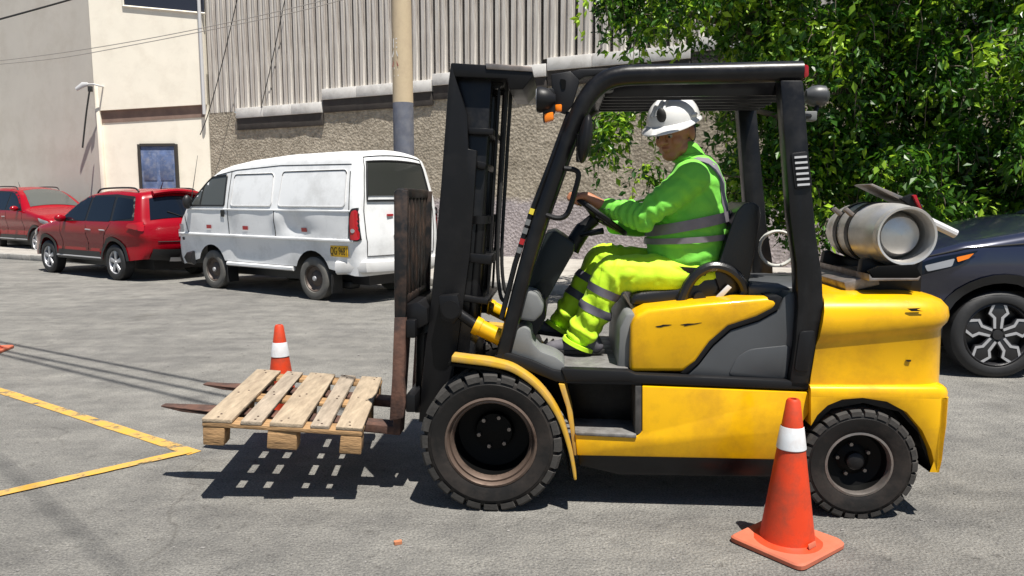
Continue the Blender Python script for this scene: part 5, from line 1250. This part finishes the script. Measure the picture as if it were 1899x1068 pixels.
# trousers
tg2 = G()
for h, k, a, rk in ((hpN, knN, anN, .092), (hpF, knF, anF, .085)):
    tg2.cap(h, k, .122, .094); tg2.cap(k, k.lerp(a, .55), .094, .088); tg2.cap(k.lerp(a, .5), a, .088, .086)
tg2.ball(fp(1296, 506, .53), (.16, .22, .12))
def tw(co):
    p = co; w = .005*noise.noise(Vector((p.x*9, p.y*7, p.z*9)))-.0045*max(0, 1-2.6*abs(noise.noise(Vector((p.x*9-p.z*3, p.y*5, p.z*9)))))**2
    for h, k, a in ((hpN, knN, anN), (hpF, knF, anF)):
        d = a-k; t = (p-k).dot(d)/d.dot(d); q = (p-(k+d*max(0, min(1, t)))).length
        if 0 < t < 1.2 and q < .13: w += .010*max(0, t-.25)*math.sin(t*22+4*noise.noise(p*7))+.004*math.sin(p.x*60+p.z*20)
        d = k-h; t = (p-h).dot(d)/d.dot(d)
        if .4 < t < 1 and q < .5: w += .004*math.sin(t*40+5*noise.noise(p*8))*(t-.3)
    return w
tme = organic(tg2, .008, 8, 'trousers'); trs = put('trousers', tme, trou, per, tw)
for a, dct in ((anN, 0), (anF, 1)):
    k = (knN, knF)[dct]; d = (a-k).normalized()
    part('trouser_hem', G().tube([a+d*.058, a+d*.078], [.088, .090], 18), trou, trs)
# body: one continuous skin surface under the clothes, with head, hands and fingers
fy = R(52); pit = R(17)
F_ = Vector((-math.cos(fy)*math.cos(pit), -math.sin(fy)*math.cos(pit), -math.sin(pit))); L_ = Vector((-F_.y, F_.x, 0)).normalized(); L_ = -L_ if L_.y > 0 else L_
U_ = F_.cross(L_); U_ = -U_ if U_.z < 0 else U_
HM = Matrix((F_, L_, U_)).transposed()
def h(f, l, u): return hd + F_*f + L_*l + U_*u
bg_ = G(); body_g = bg_; bg_ = G()
bg_.ball(h(-.012, 0, .035), (.104, .084, .098), 20, 14, HM); bg_.ball(h(.014, 0, -.03), (.074, .064, .098), 20, 14, HM)
bg_.ball(h(.052, 0, -.088), (.036, .040, .030), 12, 8, HM)                      # chin
for s in (-1, 1):
    bg_.ball(h(.05, s*.040, -.025), (.032, .026, .03), 10, 8, HM)                # cheek
    bg_.ball(h(-.020, s*.084, -.006), (.022, .013, .037), 10, 8, HM)             # ear
    bg_.ball(h(.084, s*.030, .030), (.016, .028, .012), 10, 8, HM)               # brow
    bg_.ball(h(.012, s*.052, -.068), (.04, .018, .025), 10, 8, HM)               # jaw
bg_.cap(h(.090, 0, .020), h(.116, 0, -.018), .011, .016, 10); 
for s in (-1, 1): bg_.ball(h(.098, s*.013, -.024), (.012, .010, .009), 8, 6, HM)
bg_.ball(h(.088, 0, -.052), (.012, .024, .006), 10, 6, HM); bg_.ball(h(.086, 0, -.063), (.012, .020, .007), 10, 6, HM)
hsc(bg_); body_g.add(bg_.v, bg_.f); bg_ = body_g
bg_.cap(h(-.035, 0, -.05), fp(1284, 315, .53), .062, .068)
torso(bg_, -.03)
for a, b, c in ((shN, elN, wrN), (shF, elF, wrF)): bg_.cap(a, b, .055, .042); bg_.cap(b, c, .042, .030)
for a, b, c in ((hpN, knN, anN), (hpF, knF, anF)): bg_.cap(a, b, .085, .06); bg_.cap(b, c, .058, .042)
def hand(w, grip, tang):                        # palm over the rim, fingers curled round it
    d = (grip-w).normalized(); out = SWN
    palm = grip + out*.022 - d*.012
    bg_.cap(w, palm-d*.02, .028, .030); bg_.ball(palm, (.034, .040, .024), 12, 8)
    for k in range(4):
        o = tang*((k-1.5)*.0195); ln = (.9, 1.0, .97, .8)[k]
        p0 = palm+o+d*.024; p1 = p0+d*.026*ln-out*.012; p2 = p1-out*.028*ln-d*.002; p3 = p2-d*.024*ln-out*.006
        bg_.cap(p0, p1, .0105, .0098, 8); bg_.cap(p1, p2, .0098, .009, 8); bg_.cap(p2, p3, .009, .008, 8)
    q0 = palm-tang*.036-d*.012; q1 = q0-tang*.012+d*.02-out*.010; q2 = q1+d*.022-out*.016+tang*.006
    bg_.cap(q0, q1, .013, .011, 8); bg_.cap(q1, q2, .011, .009, 8)
aN = R(232); gN = SWC+(SWA*math.cos(R(180-38))+Vector((0, -1, 0))*math.sin(R(38)))*SWR
aF = SWC+(SWA*math.cos(R(180-50))+Vector((0, 1, 0))*math.sin(R(50)))*SWR
tgN = (SWA*math.sin(R(38))*1+Vector((0, -1, 0))*math.cos(R(38))).normalized()
hand(wrN, gN, tgN); hand(wrF, aF, (SWA*math.sin(R(50))+Vector((0, 1, 0))*math.cos(R(50))).normalized())
bme = organic(bg_, .006, 2, 'body'); body = put('body', bme, skin, per)
for s in (-1, 1):
    e = part('eye', hsc(G().ball(h(.083, s*.030, .006), .0105, 12, 8)), M('eye_white', (.35, .30, .27), .3) if s == -1 else MATS['eye_white'], body)
    part('iris', hsc(G().ball(h(.0905, s*.030, .003), .0062, 8, 6)), hair, e)
    part('eyebrow', hsc(G().tube([h(.092, s*.014, .030), h(.094, s*.032, .036), h(.082, s*.050, .032)], [.005, .006, .004], 6)), hair, body)
# hair below the helmet
hg = G(); hg.ball(h(-.026, 0, .036), (.106, .087, .098), 24, 14, HM)
for s in (-1, 1): hg.ball(h(-.060, s*.062, .005), (.028, .020, .045), 10, 8, HM)
hg.ball(h(-.075, 0, -.03), (.045, .070, .055), 14, 8, HM)
hsc(hg)
hme = organic(hg, .007, 3, 'hair')
bm = bmesh.new(); bm.from_mesh(hme); bmesh.ops.delete(bm, geom=[v for v in bm.verts if (v.co-hd).dot(F_) > (.055 if (v.co-hd).dot(U_) > .022 else -.014) and (v.co-hd).dot(U_) < .075], context='VERTS'); bm.to_mesh(hme); bm.free()
put('hair', hme, hair, per)
# helmet
hel = G(); rings = []
HR = (.142, .116, .118)
zc = .055
for j in range(11):
    ph = R(90*j/10); rings.append([h(-.012+HR[0]*math.cos(a)*math.cos(ph)**.85, HR[1]*math.sin(a)*math.cos(ph)**.85, zc+HR[2]*math.sin(ph)*(1.0+.05*max(0, math.cos(a)*0))) for a in [2*math.pi*k/40 for k in range(40)]])
hel.loft(rings, True, False); hel.f.append(tuple(10*40+k for k in range(40)))
hs = part('helmet', hsc(hel), helm, per, ang=60)
brim = G(); r0, r1 = [], []
for k in range(48):
    a = 2*math.pi*k/48; fwd = max(0, math.cos(a)); e = .010+.036*fwd**1.5
    r0.append(h(-.012+HR[0]*math.cos(a), HR[1]*math.sin(a), zc+.004)); r1.append(h(-.012+(HR[0]+e)*math.cos(a), (HR[1]+e*.8)*math.sin(a), zc-.006-.016*fwd))
r2 = [p-U_*.006 for p in r1]; r3 = [p-U_*.008 for p in r0]
brim.loft([r0, r1, r2, r3], True, False); part('visor', hsc(brim), helm, hs, ang=60)
for l in (-.032, 0, .032):
    P = [h(-.012+(HR[0]+.003)*math.cos(R(a)), l*(1-.3*math.sin(R(a))), zc+(HR[2]+.003)*math.sin(R(a))) for a in range(24, 165, 10)]
    part('ridge', hsc(G().tube(P, .006 if l else .010, 8)), helm, hs)
cl_c = h(-.012+HR[0]*.80, HR[1]*.50, zc+.046)
part('lamp_clip', hsc(G().ball(h(-.012+HR[0]*.90, -HR[1]*.0+.018, zc+.050), (.016, .024, .036), 14, 8, HM)), cablem, hs)
part('slot_cap', hsc(G().ball(h(-.005, HR[1]*.99, zc+.022), (.026, .008, .010), 10, 6, HM)), helm, hs)
# reflective bands, laid on the cloth
tb = BVHTree.FromPolygons([v.co for v in torso_me.vertices], [p.vertices[:] for p in torso_me.polygons])
tv = BVHTree.FromPolygons([v.co+PS for v in tme.vertices], [p.vertices[:] for p in tme.polygons])
jb = BVHTree.FromPolygons([v.co+PS for v in jme.vertices], [p.vertices[:] for p in jme.polygons])
def wrap_band(tree, c0, axis, x, y, w, off, n=48, rad=.5):
    g = G(); rows = []
    for k in range(n):
        a = 2*math.pi*k/n; d = x*math.cos(a)+y*math.sin(a); row = []
        for t in (-w/2, -w/6, w/6, w/2):
            o_ = c0+axis*t; hit = tree.ray_cast(o_+d*rad, -d); row.append((hit[0] if hit[0] is not None else o_+d*.1)+d*off)
        rows.append(row)
    rows.append(rows[0]); return g.loft(rows, False, False)
def lev(px, py, qx, qy):                        # a slightly sloping belt plane round the torso
    A_, B_ = fp(px, py, .53), fp(qx, qy, .53); x = (B_-A_).normalized(); return (A_+B_)/2, x
for (a, b, c, d, w) in ((1200, 428, 1352, 398, .052), (1200, 446, 1352, 436, .030)):
    c0, x = lev(a, b, c, d); y = Vector((0, 1, 0)); part('reflective_band', wrap_band(tb, c0, y.cross(x), x, y, w, .013), refl, jk)
for sgn in (-1, 1):                              # braces over the shoulders
    g = G(); rows = []
    for k in range(19):
        t = k/18; a = R(195-230*t)
        c0 = fp(1288, 380, .53); v = .53+sgn*(.125+.02*math.sin(a)); d = Vector((math.cos(a), 0, math.sin(a))).normalized(); row = []
        for q in (-.024, -.008, .008, .024):
            o_ = Vector((c0.x, v+q, c0.z)); hit = jb.ray_cast(o_+d*.6, -d); row.append((hit[0] if hit[0] is not None else o_+d*.15)+d*.005)
        rows.append(row)
    part('reflective_brace', g.loft(rows, False, False), refl, jk)
for k_, a_, ts in ((knN, anN, (.30, .60)), (knF, anF, (.34, .62))):
    d = (a_-k_).normalized(); y = Vector((0, 1, 0)); y = (y-d*y.dot(d)).normalized(); x = d.cross(y)
    for t in ts: part('reflective_band', wrap_band(tv, k_.lerp(a_, t), d, x, y, .042, .004, 36, .16), refld, trs)
# belt, shoes
c0, x = lev(1200, 492, 1348, 500); part('belt', wrap_band(tb, c0, Vector((0, 1, 0)).cross(x), x, Vector((0, 1, 0)), .04, .016), belt, per)
for an_, kn_, toe in ((anN, knN, fp(1026, 652, .40)), (anF, knF, fp(1004, 628, .63))):
    fl_z = fl(1060, 668, .40)[1] if an_ is anN else None
    d = Vector((toe.x-an_.x, 0, 0)).normalized(); heel = Vector((an_.x+.06, an_.y, FZ+.012)); 
    if an_ is anF: d = Vector((-1, 0, .12)).normalized(); heel = Vector((an_.x+.05, an_.y, FZ+.05))
    tp = heel+d*.27
    g = G(); g.cap(heel+Vector((0, 0, .035)), heel+d*.10+Vector((0, 0, .04)), .042, .046); g.cap(heel+d*.10+Vector((0, 0, .038)), tp-d*.04+Vector((0, 0, .022)), .045, .034); g.cap(an_+Vector((.01, 0, -.02)), heel+Vector((-.02, 0, .06)), .05, .05)
    me = organic(g, .008, 4, 'shoe'); so = put('shoe', me, shoem, per)
    sg = G(); pts = []
    for k in range(20):
        a = 2*math.pi*k/20; pts.append(heel+d*(.115+.165*math.cos(a))+Vector((0, .045*math.sin(a)*(1+.1*math.cos(a)), -.006)))
    sg.loft([pts, [p+Vector((0, 0, .022)) for p in pts]]); part('sole', sg, shoeb, so, bevel=.004)
